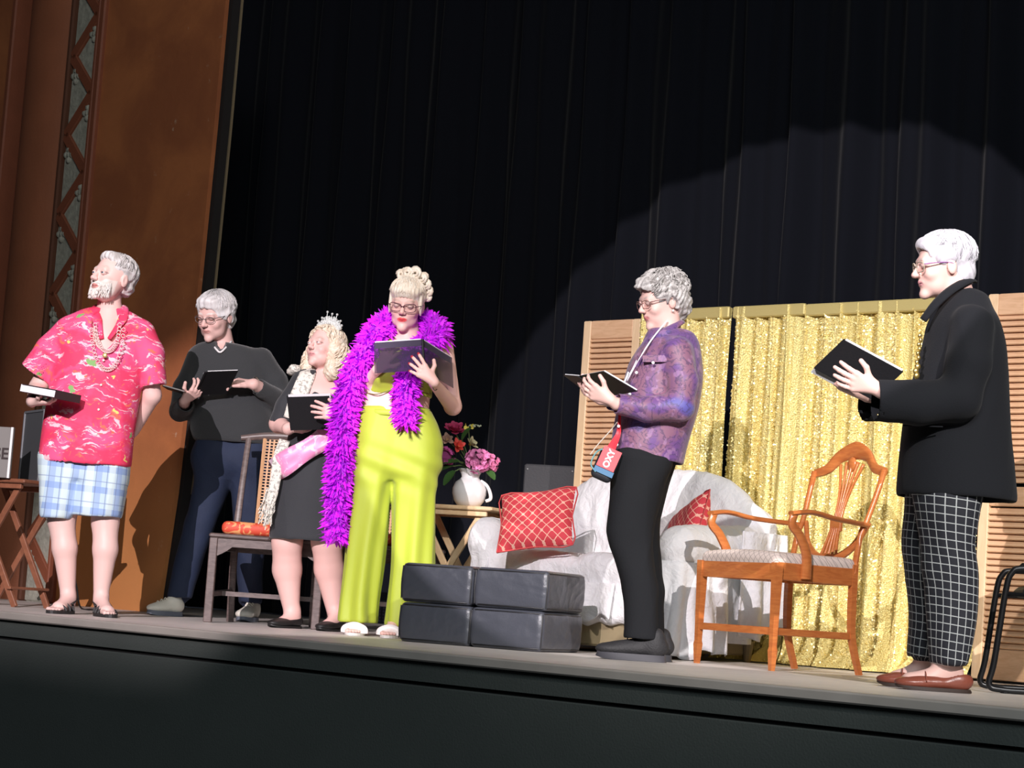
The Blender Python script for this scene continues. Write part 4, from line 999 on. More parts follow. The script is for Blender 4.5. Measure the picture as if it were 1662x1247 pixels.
def strands(H, par, base, m, cen, rad_, n, az, th, curl=0, r=.0026, seed=1, lift=(1.0, 1.03), seg=9, coils=1.5, name='hair_lock', drop=None):
    """locks that follow the skull from the parting outwards; joined, nobody could count them"""
    rg = random.Random(seed); b = MB(); cen, rad_ = np.array(cen), np.array(rad_)
    for _ in range(n):
        a0 = rg.uniform(*az); t0, t1 = th(a0, rg); ph = rg.uniform(0, 6); lf = rg.uniform(*lift); da = rg.uniform(-.25, .25); pts = []
        for i in range(seg):
            f = i / (seg - 1); t = t0 + (t1 - t0) * f; a = a0 + da * f; d = np.array([math.sin(t) * math.sin(a), math.sin(t) * math.cos(a), math.cos(t)])
            p = cen + rad_ * d * (lf + (.02 * f)); w_ = coils * 2 * PI * f + ph; tx = np.array([math.cos(a), -math.sin(a), 0])
            p = p + curl * (.4 + f) * (tx * math.sin(w_) + d * math.cos(w_) * .8)
            if drop is not None: p = p + drop(a, f)
            pts.append(H.w(p))
        b.sweep(pts, [r * .5, r, r, r * .35], n=4, sub=1)
    o = b.build(name, m, par, base, smooth=True); o['kind'] = 'stuff'; return o
def glasses(H, par, base, col=(.06, .03, .04), w_=.025, h_=.017, cat=0, y=.100, z=.0, dz=0, tmat=None, rr=.0013):
    m = mat('glasses_frame', col, .3); b = MB(); zz = z - .002 + dz
    for sx in (-1, 1):
        pts = []
        for i in range(19):
            a = 2 * PI * i / 18; c_, s_ = math.cos(a), math.sin(a); q = (abs(c_) ** 2.8 + abs(s_) ** 2.8) ** (-1 / 2.8)
            x = sx * .0325 + c_ * q * w_; pts.append(H.w((x, y - .010 * (abs(x) / .06) ** 2 * 1.2, zz + s_ * q * h_ + (cat * max(0, sx * (x - sx * .0325)) if s_ > 0 else 0))))
        b.sweep(pts, rr * H.sc * 1.25, n=5, sub=1)
    b.sweep([H.w((-.009, y, zz + .004)), H.w((0, y + .003, zz + .007)), H.w((.009, y, zz + .004))], rr * 1.3, n=5)
    g = b.build('glasses', m, par, base, smooth=True)
    for sx in (-1, 1):
        q = MB().sweep([H.w((sx * .058, y - .012, zz + .008)), H.w((sx * .074, y - .045, zz + .010)), H.w((sx * .079, .0, zz + .008)), H.w((sx * .078, -.020, zz - .004))], [.0026, .0019, .0016, .0014], n=5)
        q.build('temple', tmat or m, g, base, smooth=True)
    ml = bpy.data.materials.get('lens_glass')
    if ml is None:
        ml = bpy.data.materials.new('lens_glass'); ml.use_nodes = True; nt = ml.node_tree; nt.nodes.remove(nt.nodes['Principled BSDF']); gl = nt.nodes.new('ShaderNodeBsdfGlossy'); gl.inputs['Roughness'].default_value = .05
        tr = nt.nodes.new('ShaderNodeBsdfTransparent'); mx = nt.nodes.new('ShaderNodeMixShader'); mx.inputs[0].default_value = .08; nt.links.new(tr.outputs[0], mx.inputs[1]); nt.links.new(gl.outputs[0], mx.inputs[2]); nt.links.new(mx.outputs[0], nt.nodes['Material Output'].inputs[0])
    for sx in (-1, 1):
        V = []
        for i in range(16):
            a = 2 * PI * i / 16; c_, s_ = math.cos(a), math.sin(a); q = (abs(c_) ** 2.8 + abs(s_) ** 2.8) ** (-1 / 2.8); x = sx * .0325 + c_ * q * w_ * .97; V.append(H.w((x, y - .012 * (abs(x) / .06) ** 2, zz + s_ * q * h_ * .97)))
        mesh_obj('lens', V, [tuple(range(16))], ml, g, base)
    return g
def tube(pts, rads, k=.02, hollow=.06, wall=.008, flat=True, extra=()):
    """sleeve or trouser tube with an open end"""
    fs = [(g, k) for g in limb(pts, rads)] + list(extra); e, d = np.array(pts[-1]), nrm(np.array(pts[-1]) - np.array(pts[-2]))
    fs2 = limb(pts, [r for r in rads[:-1]] + [rads[-1]])
    if flat: fs += [('&', plane(e, d), .004)]
    if hollow: fs += [('-', rc(e - d * hollow, e + d * .05, rads[-1] - wall, rads[-1] - wall), .004)]
    return union(fs, k)
def garment(name, fn, lo, hi, m, par, base, h=.0055, disp=None, pat=None, rel=1, color=None): return sdf_obj(name, fn, lo, hi, h, m, par, base, disp=disp, pat=pat, rel=rel, color=color)
m_cover = mat('folder_black', (.010, .010, .012), .55, spec=.3, bump=.1, bscale=120); m_page = mat('paper', (.85, .85, .87), .7); m_ring = mat('ring_metal', (.6, .6, .62), .3, .9)
def slab(b, o, u, v, w_):
    o, u, v, w_ = [np.array(x, float) for x in (o, u, v, w_)]; V = [o, o + u, o + u + v, o + v, o + w_, o + u + w_, o + u + v + w_, o + v + w_]
    F_ = [(3, 2, 1, 0), (4, 5, 6, 7), (0, 1, 5, 4), (1, 2, 6, 5), (2, 3, 7, 6), (3, 0, 4, 7)]
    if np.dot(np.cross(u, v), w_) < 0: F_ = [q[::-1] for q in F_]
    b.add(V, F_); return b
def folder_closed(label, o, u, v, th, flip=1, cover=None, over=.006, pages=True, spine=True, overv=-.006):
    o, u, v = [np.array(x, float) for x in (o, u, v)]; n = nrm(np.cross(u, v)) * flip; un, vn = nrm(u), nrm(v); cv = cover or m_cover
    e = empty('script_folder', tuple(o)); tag(e, label, 'folder', 'black script folders the actors hold')
    t = .003
    for k_ in (0, th - t): slab(MB(), o * 0 + n * k_, u, v, n * t).build('cover', cv, e)
    slab(MB(), un * .006 + vn * .006 + n * t, u - un * (.006 - over), v + vn * (overv - .006), n * (th - 2 * t)).build('pages', m_page, e)
    slab(MB(), -un * .002, un * .003, v, n * th).build('spine', cv, e)
    return e
def folder_open(label, a, b, l, r, side, th=.007, cover=None, cover2=None, sp2=None, clear=False):
    """spine a-b, covers reaching to l (beside a) and r (beside a); side = rough direction of the inside"""
    a, b, l, r = [np.array(x, float) for x in (a, b, l, r)]; sp = b - a; e = empty('script_folder', tuple(a)); tag(e, label, 'folder', 'black script folders the actors hold')
    sp0 = sp
    for q, cv, sp in ((l - a, cover, sp if sp2 is None else np.array(sp2)), (r - a, cover2 or cover, sp)):
        n = nrm(np.cross(q, sp)); n = n if n @ np.array(side) > 0 else -n; qn = nrm(q); sn = nrm(sp)
        slab(MB(), qn * .006, q - qn * .006, sp, n * .003).build('cover', cv or m_cover, e)
        if clear: slab(MB(), qn * .012 + sn * (np.linalg.norm(sp) - .03) + n * .004, q * .955 - qn * .006, sn * .036, n * .004).build('pages', m_page, e); continue
        slab(MB(), qn * .012 + sn * .005 + n * .003, q * .955 - qn * .006, sp - sn * .010, n * th).build('pages', m_page, e)
    sp = sp0
    MB().sweep([(0, 0, 0), sp], .007, .004, n=6, sub=1).build('spine', m_cover, e)
    for f in (.15, .5, .85):
        q = MB(); n = nrm(np.array(side)); q.sweep([sp * f + n * .002, sp * f + n * .014 + nrm(l - a) * .010, sp * f + n * .020, sp * f + n * .014 + nrm(r - a) * .010, sp * f + n * .002], .0012, n=4)
        q.build('ring', m_ring, e)
    return e
def shoe(name, toe, heel, par, base, m, wd=.047, hgt=.06, sole=None, ankle=None, soleh=.018, low=False, laces=None):
    toe, heel = np.array(toe, float), np.array(heel, float); toe[2] = heel[2] = 0; d = nrm(toe - heel); s_ = np.array([-d[1], d[0], 0]); Lh = np.linalg.norm(toe - heel); mid = heel + d * Lh * .38
    up = np.array([0, 0, 1.0]); b0 = heel + d * .035
    R = np.stack([s_, d, up], 1)
    fs = [(ell(heel + d * .05 + up * (soleh + hgt * .45), (wd * .78, .055, hgt * .60), R), .02), (ell(heel + d * Lh * .5 + up * (soleh + hgt * .28), (wd * .85, Lh * .33, hgt * .42), R), .02), (ell(toe - d * .065 + up * (soleh + hgt * .20), (wd, .068, hgt * .36), R), .02)]
    if not low: fs += [(rc(heel + d * .055 + up * hgt * .8, heel + d * .05 + up * (hgt * 1.45), .040, .036), .02), (rc(heel + d * .06 + up * hgt * 1.1, toe - d * .09 + up * hgt * .62, .035, .026), .02)]
    fs += [('&', plane((0, 0, soleh * .6), (0, 0, -1)), .003)]
    if low: fs += [('-', ell(heel + d * .085 + up * (hgt * 1.25), (wd * .62, .075, hgt * .62), R), .006)]
    fn = union(fs, .02); lo = np.minimum(toe, heel) - .07; hi = np.maximum(toe, heel) + .07; lo[2] = -.005; hi[2] = hgt * 1.45 + .06
    o = sdf_obj(name, fn, lo, hi, .004, m, par, base)
    # sole
    b = MB(); n = 26; V = []; 
    for z in (.001, soleh * .5, soleh):
        for i in range(n):
            a = 2 * PI * i / n; c_, sn = math.cos(a), math.sin(a); y = (c_ * .5 + .5) * (Lh + .004) - .002; w_ = wd * 1.03 * (.80 + .22 * math.sin(PI * min(1, max(0, y / Lh)) ** 1.6)) ; q = (abs(c_) ** 2.6 + abs(sn) ** 2.6) ** (-1 / 2.6)
            y = Lh / 2 + c_ * q * Lh / 2 * (1 - .03 * (z > .01)); V.append(heel + d * y + s_ * sn * q * w_ + up * (z + (.012 * max(0, (y / Lh - .8) / .2) ** 2 if z < soleh else .006 * max(0, (y / Lh - .8) / .2) ** 2)))
    Fc = [(j * n + i, j * n + (i + 1) % n, (j + 1) * n + (i + 1) % n, (j + 1) * n + i) for j in range(2) for i in range(n)] + [tuple(range(n - 1, -1, -1)), tuple(range(2 * n, 3 * n))]
    so = smooth_by_angle(b.add(V, Fc).build('sole', sole or m, o, base), 50); so.location = (0, 0, 0)
    if laces:
        q = MB()
        for i in range(4):
            c = heel + d * (Lh * .42 + i * .022) + up * (hgt * (1.12 - i * .13) + soleh * .6); q.sweep([c - s_ * .022 - up * .006, c + up * .010, c + s_ * .022 - up * .006], .003, n=5)
        q.build('laces', laces, o, base)
    return o
def foot(toe, heel, anklez=.09, w_=.040):
    toe, heel = np.array(toe, float), np.array(heel, float); toe[2] = heel[2] = 0; d = nrm(toe - heel); s_ = np.array([-d[1], d[0], 0]); L_ = np.linalg.norm(toe - heel); u = np.array([0, 0, 1.])
    fs = [(rc(heel + d * .035 + u * .040, toe - d * .075 + u * .030, .028, .026), .03), (rc(heel + d * .05 + u * .085, toe - d * .09 + u * .032, .030, .022), .03), (rc(toe - d * .08 - s_ * .022 + u * .028, toe - d * .08 + s_ * .022 + u * .026, .016, .016), .02)]
    for i in range(5):
        o_ = (-.026, -.010, .003, .016, .028)[i]; r = (.0125, .009, .0085, .008, .0075)[i]; fs.append((rc(toe - d * .06 + s_ * o_ + u * .024, toe - d * (.004 + abs(i - 1) * .007) + s_ * o_ * 1.05 + u * .021, r, r * .85), .004))
    return fs
PEOPLE = {}
# ------------------------------------------------------------ 1  man in the red floral shirt
def man_floral():
    Z = 10.7; J = lambda x, y, dz=0: P(x, y, Z + dz); base = (J(135, 998)[0], Z, 0); k_ = Z / F
    H = Head(J(183, 453, -.03), 40, 9, 3, 1.12, wide=1.02, nose=1.15, lid=.15, jaw=1.05, eye=(.3, .4, .5))
    hR, cR, _ = hand(J(52, 652, -.22), (.95, -.25, .0), (-.1, 0, 1), (0, -1, .1), curl=(25, 35, 25), sc=.98, thumb=(.8, .5, .5))
    hL, cL, _ = hand(J(214, 704, .16), (-.4, -.1, -1), (0, -1, 0), (-1, 0, 0), curl=(25, 35, 25), sc=1.0)
    fL0, fL1 = P(84, 992, Z - .17), P(116, 986, Z + .06); fR0, fR1 = P(180, 998, Z - .20), P(160, 990, Z + .03)
    legs = [*limb([J(118, 775, .0), J(100, 845, .01), J(105, 890, 0), J(111, 972, .02)], [.085, .066, .060, .034]), *limb([J(172, 775, 0), J(171, 848, .01), J(171, 892, -.01), J(163, 975, .0)], [.085, .066, .060, .034])]
    body = union([
        (rc(J(172, 560), J(150, 740), .12, .13), .05), (rc(J(120, 560), J(215, 560), .07, .07), .05),
        (rc(J(178, 485, .01), J(174, 560, .03), .058, .072), .03), (rc(J(178, 515), J(172, 545, -.05), .07, .06), .03),
        (H.fn, .015),
        *[(g, .02) for g in limb([J(106, 548), J(62, 630, .03), J(52, 652, -.20)], [.062, .045, .029])], (hR, .012),
        *[(g, .02) for g in limb([J(232, 552), J(247, 642, .05), J(217, 700, .15)], [.062, .044, .029])], (hL, .012),
        *[(g, .02) for g in legs],
        *foot(fL0, fL1), *foot(fR0, fR1),
        ], .02)
    pc = paint_head(H, SKIN, lips=(.60, .22, .20), brow=(.62, .55, .48), beard=(.80, .74, .68))
    o = make_body('person', body, [bx(H.c + [0, 0, -.03], .19), bx(cR, .13), (J(70, 1001, -.3) * [1, 1, 0] + [0, 0, -.003], J(208, 900, .18), .0045), ], (base[0] - .5, Z - .4, -.01), (base[0] + .6, Z + .4, 1.95), pc, base,
        'bearded grey-haired man in red floral shirt, plaid shorts and sandals, holding closed binder')
    make_eyes(H, o, base, (-.1, .2))
    mh = m_hair('hair_grey', (.42, .39, .37), (.74, .72, .72))
    hair = make_hair(H, o, base, mh, [ell((0, -.022, .040), (.081, .096, .082)), ell((0, .035, .088), (.052, .045, .026)), ell((0, -.06, -.02), (.062, .05, .05))],
                     [ell((0, .085, -.005), (.078, .060, .085)), ell((0, .03, -.055), (.2, .07, .060)), ell((.0, -.03, -.11), (.2, .12, .06))], disp=lambda q: .0025 * np.sin(q[:, 0] * 300 + 2 * np.sin(q[:, 1] * 60)) + .002 * np.sin(q[:, 2] * 190))
    strands(H, hair, base, mh, (0, -.020, .040), (.081, .096, .082), 130, (-PI, PI), lambda a, r: (r.uniform(.1, .5), .85 if abs(a) < .8 else 1.5 if abs(a) < 1.7 else r.uniform(1.5, 2.0)), curl=.003, r=.0024, seed=3)
    # spectacles pushed up in the hair
    H2 = Head(H.w((0, -.03, .075)), 40, 40, 3, 1.1); glasses(H2, o, base, (.03, .03, .035), dz=.0, y=.05)
    # beard
    bm = m_hair('beard_white', (.66, .60, .55), (.86, .83, .80)); rb = random.Random(2); b = MB()
    for i in range(420):
        a = rb.uniform(-1.25, 1.25); v = rb.uniform(-.105, -.048); 
        if abs(a) < .45 and -.07 < v < -.050: v = -.085
        r_ = .078 - .10 * abs(v + .06) ** 1.0 if v > -.09 else .068
        p = np.array([math.sin(a) * .064, .030 + math.cos(a) * (.052 if v > -.09 else .046), v + .014 * abs(a)]); d = nrm((math.sin(a) * .5, math.cos(a) * .4, -1))
        b.sweep([H.w(p), H.w(p + d * .010 + (0, .002, 0)), H.w(p + d * .020)], [.0022, .0022, .0008], n=4, sub=1)
    for sx in (-1, 1):
        for i in range(30): x = rb.uniform(.002, .026); b.sweep([H.w((sx * x, .094 - x * .35, -.046)), H.w((sx * (x + .010), .090 - x * .5, -.054 - x * .3))], [.002, .001], n=4, sub=1)
    o2 = b.build('beard', bm, o, base, smooth=True); o2['kind'] = 'stuff'
    # shirt
    mS = mat('floral_shirt', (.85, .06, .16), .75); k = NT(mS); v0 = k.obj(); nz_ = k.t.nodes.new('ShaderNodeTexNoise'); nz_.inputs['Scale'].default_value = 7; nz_.inputs['Detail'].default_value = 4; k.t.links.new(v0, nz_.inputs['Vector']); va = k.t.nodes.new('ShaderNodeVectorMath'); va.operation = 'MULTIPLY_ADD'; k.t.links.new(nz_.outputs['Color'], va.inputs[0]); va.inputs[1].default_value = (.16, .16, .16); k.t.links.new(v0, va.inputs[2]); v = va.outputs[0]; vs = k.scale(v, 1, 1, 1.8)
    n1, n2, n3 = k.noise(vs, 5, 3, .5, .6), k.noise(vs, 13, 3, .6, 1.2), k.noise(k.scale(v, 1, 1, 4.5), 9, 4, .65, 1.0)
    c = k.mix(k.ramp(n1, .4, .62), (.84, .045, .13), (.80, .10, .26)); c = k.mix(k.ramp(n2, .60, .66), c, (.90, .16, .10))
    c = k.mix(k.math('MULTIPLY', k.ramp(n3, .56, .60), k.ramp(n1, .40, .48)), c, (.92, .60, .66))
    vd = k.vor(v, 7.5); ang = k.noise(v, 45, 2, .6); c = k.mix(k.math('LESS_THAN', k.math('ADD', vd, k.math('MULTIPLY', ang, .30)), .30), c, (.22, .42, .14))
    vd2 = k.vor(k.scale(v, 1.1, .9, 1.05), 9.3); c = k.mix(k.math('LESS_THAN', k.math('ADD', vd2, k.math('MULTIPLY', ang, .25)), .23), c, (.80, .66, .18))
    vd3 = k.vor(k.scale(v, 1.3, 1, .9), 6.1); c = k.mix(k.math('LESS_THAN', k.math('ADD', vd3, k.math('MULTIPLY', ang, .4)), .285), c, (.93, .75, .80)); k.color(c); k.bump(k.noise(v, 12, 3), .3, .01)
    tor = Loft(Z, [(500, 150, 204, .06, .02), (508, 128, 222, .085, .01), (522, 104, 240, .105), (545, 92, 240, .125), (590, 86, 234, .14), (640, 78, 226, .155), (700, 68, 218, .165), (745, 63, 214, .165), (756, 62, 212, .165)], hollow=.10)
    sl = tube([J(112, 540), J(84, 570, .0), J(57, 606, .01)], [.078, .080, .082], hollow=.07); sr = tube([J(228, 545), J(243, 575, .01), J(249, 626, .02)], [.078, .070, .064], hollow=.07)
    vneck = ell(J(171, 518, -.13), (.075, .10, .155)); neck_ = rc(J(178, 470, 0), J(175, 520, .02), .062, .066)
    f = union([(tor, .02), (sl, .025), (sr, .025), ('-', vneck, .008), ('-', neck_, .006)], .02)
    garment('shirt', f, (base[0] - .5, Z - .3, ), (0, 0, 0), mS, o, base) if False else None
    sh = garment('shirt', f, (base[0] - .5, Z - .3, .70), (base[0] + .6, Z + .3, 1.75), mS, o, base, disp=lambda V: folds(V, .006, 21, 16, 7) * np.clip((1.62 - V[:, 2]) / .2, .2, 1))
    # collar and placket
    for sx, (x0, x1) in ((-1, (150, 168)), (1, (203, 172))):
        pts = [J(178 + sx * 20, 496, .05), J(178 + sx * 24, 503, -.03), J(178 + sx * 20, 520, -.10), J(171 + sx * 6, 550, -.135)]
        MB().sweep(pts, [.018, .022, .026, .012], [.005], n=8, up=(0, -.5, 1)).build('collar', mS, sh, base, smooth=True)
    for i in range(4): MB().ball(J(168 - i * 4, 585 + i * 40, -.150 - i * .005), (.006, .003, .006)).build('button', mat('button_white', (.8, .75, .7), .4), sh, base)
    # leis of small rings
    mlei = mat('lei_pale', (.86, .62, .60), .4); b = MB()
    for L_, (xa, xb, yb) in enumerate(((149, 207, 600), (156, 200, 570))):
        for i in range(26):
            t = (.06 + .88 * i / 25) * PI; cx = (xa + xb) / 2 - 4 - math.cos(t) * (xb - xa) / 2 * .92; yy = 512 + math.sin(t) ** .8 * (yb - 512)
            c = J(cx, yy, -.142 - .012 * math.sin(t)); q = []
            for s_ in range(9): a = 2 * PI * s_ / 8; q.append(c + np.array([math.cos(a) * .0095, .001 * s_, math.sin(a) * .0095]))
            b.sweep(q, .0022, n=4, sub=1)
    b.build('bead_necklace', mlei, o, base, smooth=True)['kind'] = 'stuff'
    q = MB(); q.ball(J(170, 577, -.165), (.012, .004, .012)); q.build('medallion', mat('medallion_gold', (.75, .68, .25), .35, .6), o, base, smooth=True)
    # shorts
    mP = mat('plaid_shorts', (.5, .68, .8), .8); k = NT(mP); x, y, _ = k.xyz(k.att('pat'))
    def band(a, per, lo, hi): f = k.math('FRACT', k.math('DIVIDE', k.math('ADD', a, 10), per)); return k.math('MULTIPLY', k.math('GREATER_THAN', f, lo), k.math('LESS_THAN', f, hi))
    c = k.mix(0, (.52, .68, .80), (0, 0, 0)); c = k.mix(k.math('MULTIPLY', band(y, .105, .0, .30), .65), c, (.20, .33, .66)); c = k.mix(k.math('MULTIPLY', band(x, .115, .1, .42), .5), c, (.78, .90, .80)); c = k.mix(k.math('MULTIPLY', band(x, .115, .55, .78), .55), c, (.24, .36, .68)); c = k.mix(k.math('MULTIPLY', band(x, .0575, .0, .09), .6), c, (.12, .16, .36)); c = k.mix(k.math('MULTIPLY', band(y, .105, .52, .57), .6), c, (.2, .28, .5)); k.color(c)
    l1 = Loft(Z, [(740, 64, 146, .13), (765, 64, 142, .13), (800, 65, 134, .125), (843, 66, 118, .115)], hollow=.12); l2 = Loft(Z, [(740, 120, 210, .13), (765, 126, 208, .13), (800, 118, 204, .125), (840, 113, 197, .12)], hollow=.12)
    f = union([(l1, .01), (l2, .01), (Loft(Z, [(735, 63, 210, .13), (765, 64, 208, .13), (782, 66, 206, .12)]), .02), (cover(legs, .62, 1.0), .02)], .02)
    garment('shorts', f, (base[0] - .4, Z - .25, .40), (base[0] + .4, Z + .25, .86), mP, o, base, disp=lambda V: folds(V, .005, 7, 22, 6), pat=lambda V: np.stack([V[:, 0] * 1.0 + V[:, 1] * .5, V[:, 2] + V[:, 0] * .05, V[:, 2]], 1))
    # sandals
    ms = mat('sandal_black', (.02, .018, .018), .6)
    for t_, h_ in ((fL0, fL1), (fR0, fR1)):
        t_, h_ = np.array(t_) * [1, 1, 0], np.array(h_) * [1, 1, 0]; d = nrm(t_ - h_); s_ = np.array([-d[1], d[0], 0]); L_ = np.linalg.norm(t_ - h_); u = np.array([0, 0, 1.])
        b = MB(); n = 24; V = []
        for z in (.001, .016):
            for i in range(n): a = 2 * PI * i / n; V.append(h_ + d * (L_ / 2 + .005 + math.cos(a) * (L_ / 2 + .016)) + s_ * math.sin(a) * (.050 + .006 * math.cos(a)) + u * z)
        b.add(V, [(i, (i + 1) % n, n + (i + 1) % n, n + i) for i in range(n)] + [tuple(range(n - 1, -1, -1)), tuple(range(n, 2 * n))]); sd = b.build('sandal', ms, o, base)
        for f_, wz, ww in ((.30, .072, .040), (.52, .058, .046), (.72, .046, .046)):
            b = MB(); c = h_ + d * L_ * f_; b.sweep([c - s_ * ww + u * .014, c - s_ * ww * .8 + u * wz * .65, c + u * wz, c + s_ * ww * .8 + u * wz * .65, c + s_ * ww + u * .014], [.009], [.0025], n=6, up=tuple(d)); b.build('strap', ms, sd, base, smooth=True)
        b = MB(); b.sweep([h_ + d * .09 - s_ * .038 + u * .05, h_ + d * .02 - s_ * .03 + u * .075, h_ - d * .004 + u * .08, h_ + d * .02 + s_ * .03 + u * .075, h_ + d * .09 + s_ * .038 + u * .05], [.010], [.0025], n=6); b.build('strap', ms, sd, base, smooth=True)
    # binder
    A, B, C = J(32, 634, -.27), J(88, 645, -.40), J(128, 657, -.22)
    A, B, C = P(33, 636, Z - .27), P(88, 646, Z - .40), P(129, 655, Z - .23)
    folder_closed('closed dark binder with thick white page edge held by man in red floral shirt', B, A - B, C - B, .040, flip=-1 if np.cross(A - B, C - B)[2] < 0 else 1, cover=mat('binder_brown', (.045, .025, .028), .4), over=.01, spine=False)
    return o
man_floral()

# ------------------------------------------------------------ 2  man in the dark sweater
def man_sweater():
    Z = 12.05; J = lambda x, y, dz=0: P(x, y, Z + dz); base = (J(335, 1004)[0], Z, 0)
    H = Head(J(350, 513, -.06), 28, -19, 2, 1.16, nose=1.1, lid=.9, jaw=1.12, wide=1.04)
    hR, cR, _ = hand(J(296, 655, -.26), (.55, -.25, .75), (.35, -.9, .1), (.6, .2, -.6), curl=(35, 40, 25), sc=1.05, thumb=(.5, .8, .3))
    hR, cR, _ = hand(J(300, 652, -.24), (.65, -.45, .55), (.45, -.1, .9), (.2, -1, 0), curl=(30, 45, 30), sc=1.05)
    hL, cL, _ = hand(J(412, 624, -.22), (-.95, -.2, .12), (-.1, .3, -.9), (0, -.5, .9), curl=(25, 35, 25), sc=1.05, thumb=(.4, .9, .2))
    legs = [*limb([J(355, 745), J(322, 850, 0), J(290, 970, .02)], [.085, .055, .035]), *limb([J(405, 745), J(406, 850), J(405, 975, .02)], [.085, .055, .035])]
    body = union([
        (rc(J(368, 590), J(378, 720), .11, .12), .05), (rc(J(325, 590), J(420, 590), .06, .06), .05), (rc(J(358, 535, .0), J(364, 590, .03), .058, .075), .03), (H.fn, .02),
        *[(g, .02) for g in limb([J(322, 590), J(292, 665, .02), J(300, 652, -.22)], [.06, .045, .031])], (hR, .012),
        *[(g, .02) for g in limb([J(430, 590), J(458, 650, .0), J(412, 624, -.22)], [.06, .046, .032])], (hL, .012),
        *[(g, .03) for g in legs]], .02)
    pc = paint_head(H, SKIN * [.95, .9, .9], lips=(.60, .28, .25), brow=(.7, .66, .62))
    o = make_body('person', body, [bx(H.c + [0, 0, -.02], .20), bx(cR, .14), bx(cL, .14)], (base[0] - .5, Z - .45, -.01), (base[0] + .6, Z + .3, 1.98), pc, base, 'white-haired man in dark grey V-neck sweater and jeans, head bowed over open folder')
    mh = m_hair('hair_white', (.66, .63, .62), (.86, .85, .86))
    hair = make_hair(H, o, base, mh, [ell((0, -.016, .040), (.086, .104, .086)), ell((0, .05, .075), (.062, .045, .035)), ell((0, -.055, -.025), (.068, .055, .06)), ell((-.070, -.005, .0), (.018, .04, .04)), ell((.070, -.005, .0), (.018, .04, .04))],
                     [ell((0, .092, -.020), (.078, .055, .075)), ell((0, .05, -.075), (.2, .08, .07)), ell((-.088, -.002, -.018), (.014, .022, .034)), ell((.088, -.002, -.018), (.014, .022, .034))], disp=lambda q: .003 * np.sin(q[:, 0] * 200 + 2 * np.sin(q[:, 1] * 50)) + .002 * np.sin(q[:, 2] * 150))
    strands(H, hair, base, mh, (0, -.014, .040), (.086, .106, .087), 150, (-PI, PI), lambda a, r: (r.uniform(.1, .6), 1.12 if abs(a) < .8 else 1.45 if abs(a) < 1.7 else r.uniform(1.6, 2.15)), curl=.003, r=.0026, seed=5)
    glasses(H, o, base, (.12, .10, .10), w_=.022, h_=.014)
    mS = mat('sweater_grey', (.030, .033, .036), .9, sheen=.25, bump=.35, bscale=220)
    tor = Loft(Z, [(555, 338, 384, .075, .02), (562, 320, 412, .10), (575, 309, 428, .12), (600, 303, 437, .14), (640, 303, 440, .155), (680, 306, 448, .165), (712, 312, 450, .16), (722, 318, 448, .155)], hollow=.05)
    sl = tube([J(322, 585), J(300, 630, .01), J(291, 668, .0), J(302, 655, -.20)], [.068, .064, .056, .048], hollow=.04); sr = tube([J(424, 585), J(448, 620, 0), J(462, 655, -.02), J(418, 627, -.19)], [.074, .068, .060, .046], hollow=.04)
    f = union([(tor, .02), (sl, .03), (sr, .03), ('-', rc(J(356, 520, -.0), J(360, 560, .0), .064, .062), .006), ('-', ell(J(357, 553, -.12), (.035, .07, .05)), .006)], .02)
    garment('sweater', f, (base[0] - .45, Z - .4, .72), (base[0] + .6, Z + .3, 1.72), mS, o, base, disp=lambda V: folds(V, .006, 31, 12, 10))
    mc = mat('collar_white', (.75, .74, .74), .8)
    MB().sweep([J(342, 556, -.05), J(350, 566, -.115), J(357, 572, -.13), J(365, 566, -.115), J(376, 554, -.04)], .006, n=6).build('undershirt_edge', mc, o, base, smooth=True)
    mj = mat('jeans_navy', (.012, .022, .055), .8, bump=.2, bscale=200, var=.2, vscale=12)
    l1 = Loft(Z, [(705, 318, 395, .13), (740, 318, 392, .13), (800, 313, 368, .10), (880, 294, 340, .085), (945, 276, 318, .07), (972, 270, 312, .065)], hollow=.03); l2 = Loft(Z, [(705, 370, 448, .13), (740, 372, 446, .13), (800, 376, 438, .10), (880, 382, 430, .085), (950, 386, 426, .07), (980, 387, 424, .065)], hollow=.03)
    garment('jeans', union([(l1, .03), (l2, .03), (cover([rc(J(350, 745), J(408, 745), .125, .125), *legs], .06, 1.0, .014), .03)], .03), (base[0] - .4, Z - .25, .03), (base[0] + .5, Z + .25, 1.0), mj, o, base, disp=lambda V: folds(V, .006, 8, 20, 16), h=.0065)
    mw_ = mat('sneaker_cream', (.78, .76, .66), .6, bump=.2, bscale=60); msl = mat('sneaker_sole', (.14, .16, .20), .6)
    shoe('shoe', P(238, 1001, Z - .10) , P(296, 1001, Z + .02), o, base, mw_, wd=.05, hgt=.075, soleh=.026, sole=msl, laces=mw_)
    shoe('shoe', P(392, 1008, Z - .22), P(412, 1008, Z + .06), o, base, mw_, wd=.052, hgt=.078, soleh=.026, sole=msl, laces=mw_)
    MB().sweep([J(409, 618, -.23), J(414, 612, -.20), J(420, 618, -.18), J(421, 630, -.18), J(416, 637, -.20), J(410, 632, -.23), J(409, 618, -.23)], [.004], [.006], n=6).build('wristwatch', mat('watch_steel', (.6, .6, .58), .25, .9), o, base, smooth=True)
    folder_open('open black folder in the hands of the man in the dark sweater', J(316, 642, -.24), J(334, 604, -.44), J(263, 627, -.44), J(368, 640, -.22), (0, .6, 1), sp2=(0, .2, .0))
    return o
man_sweater()

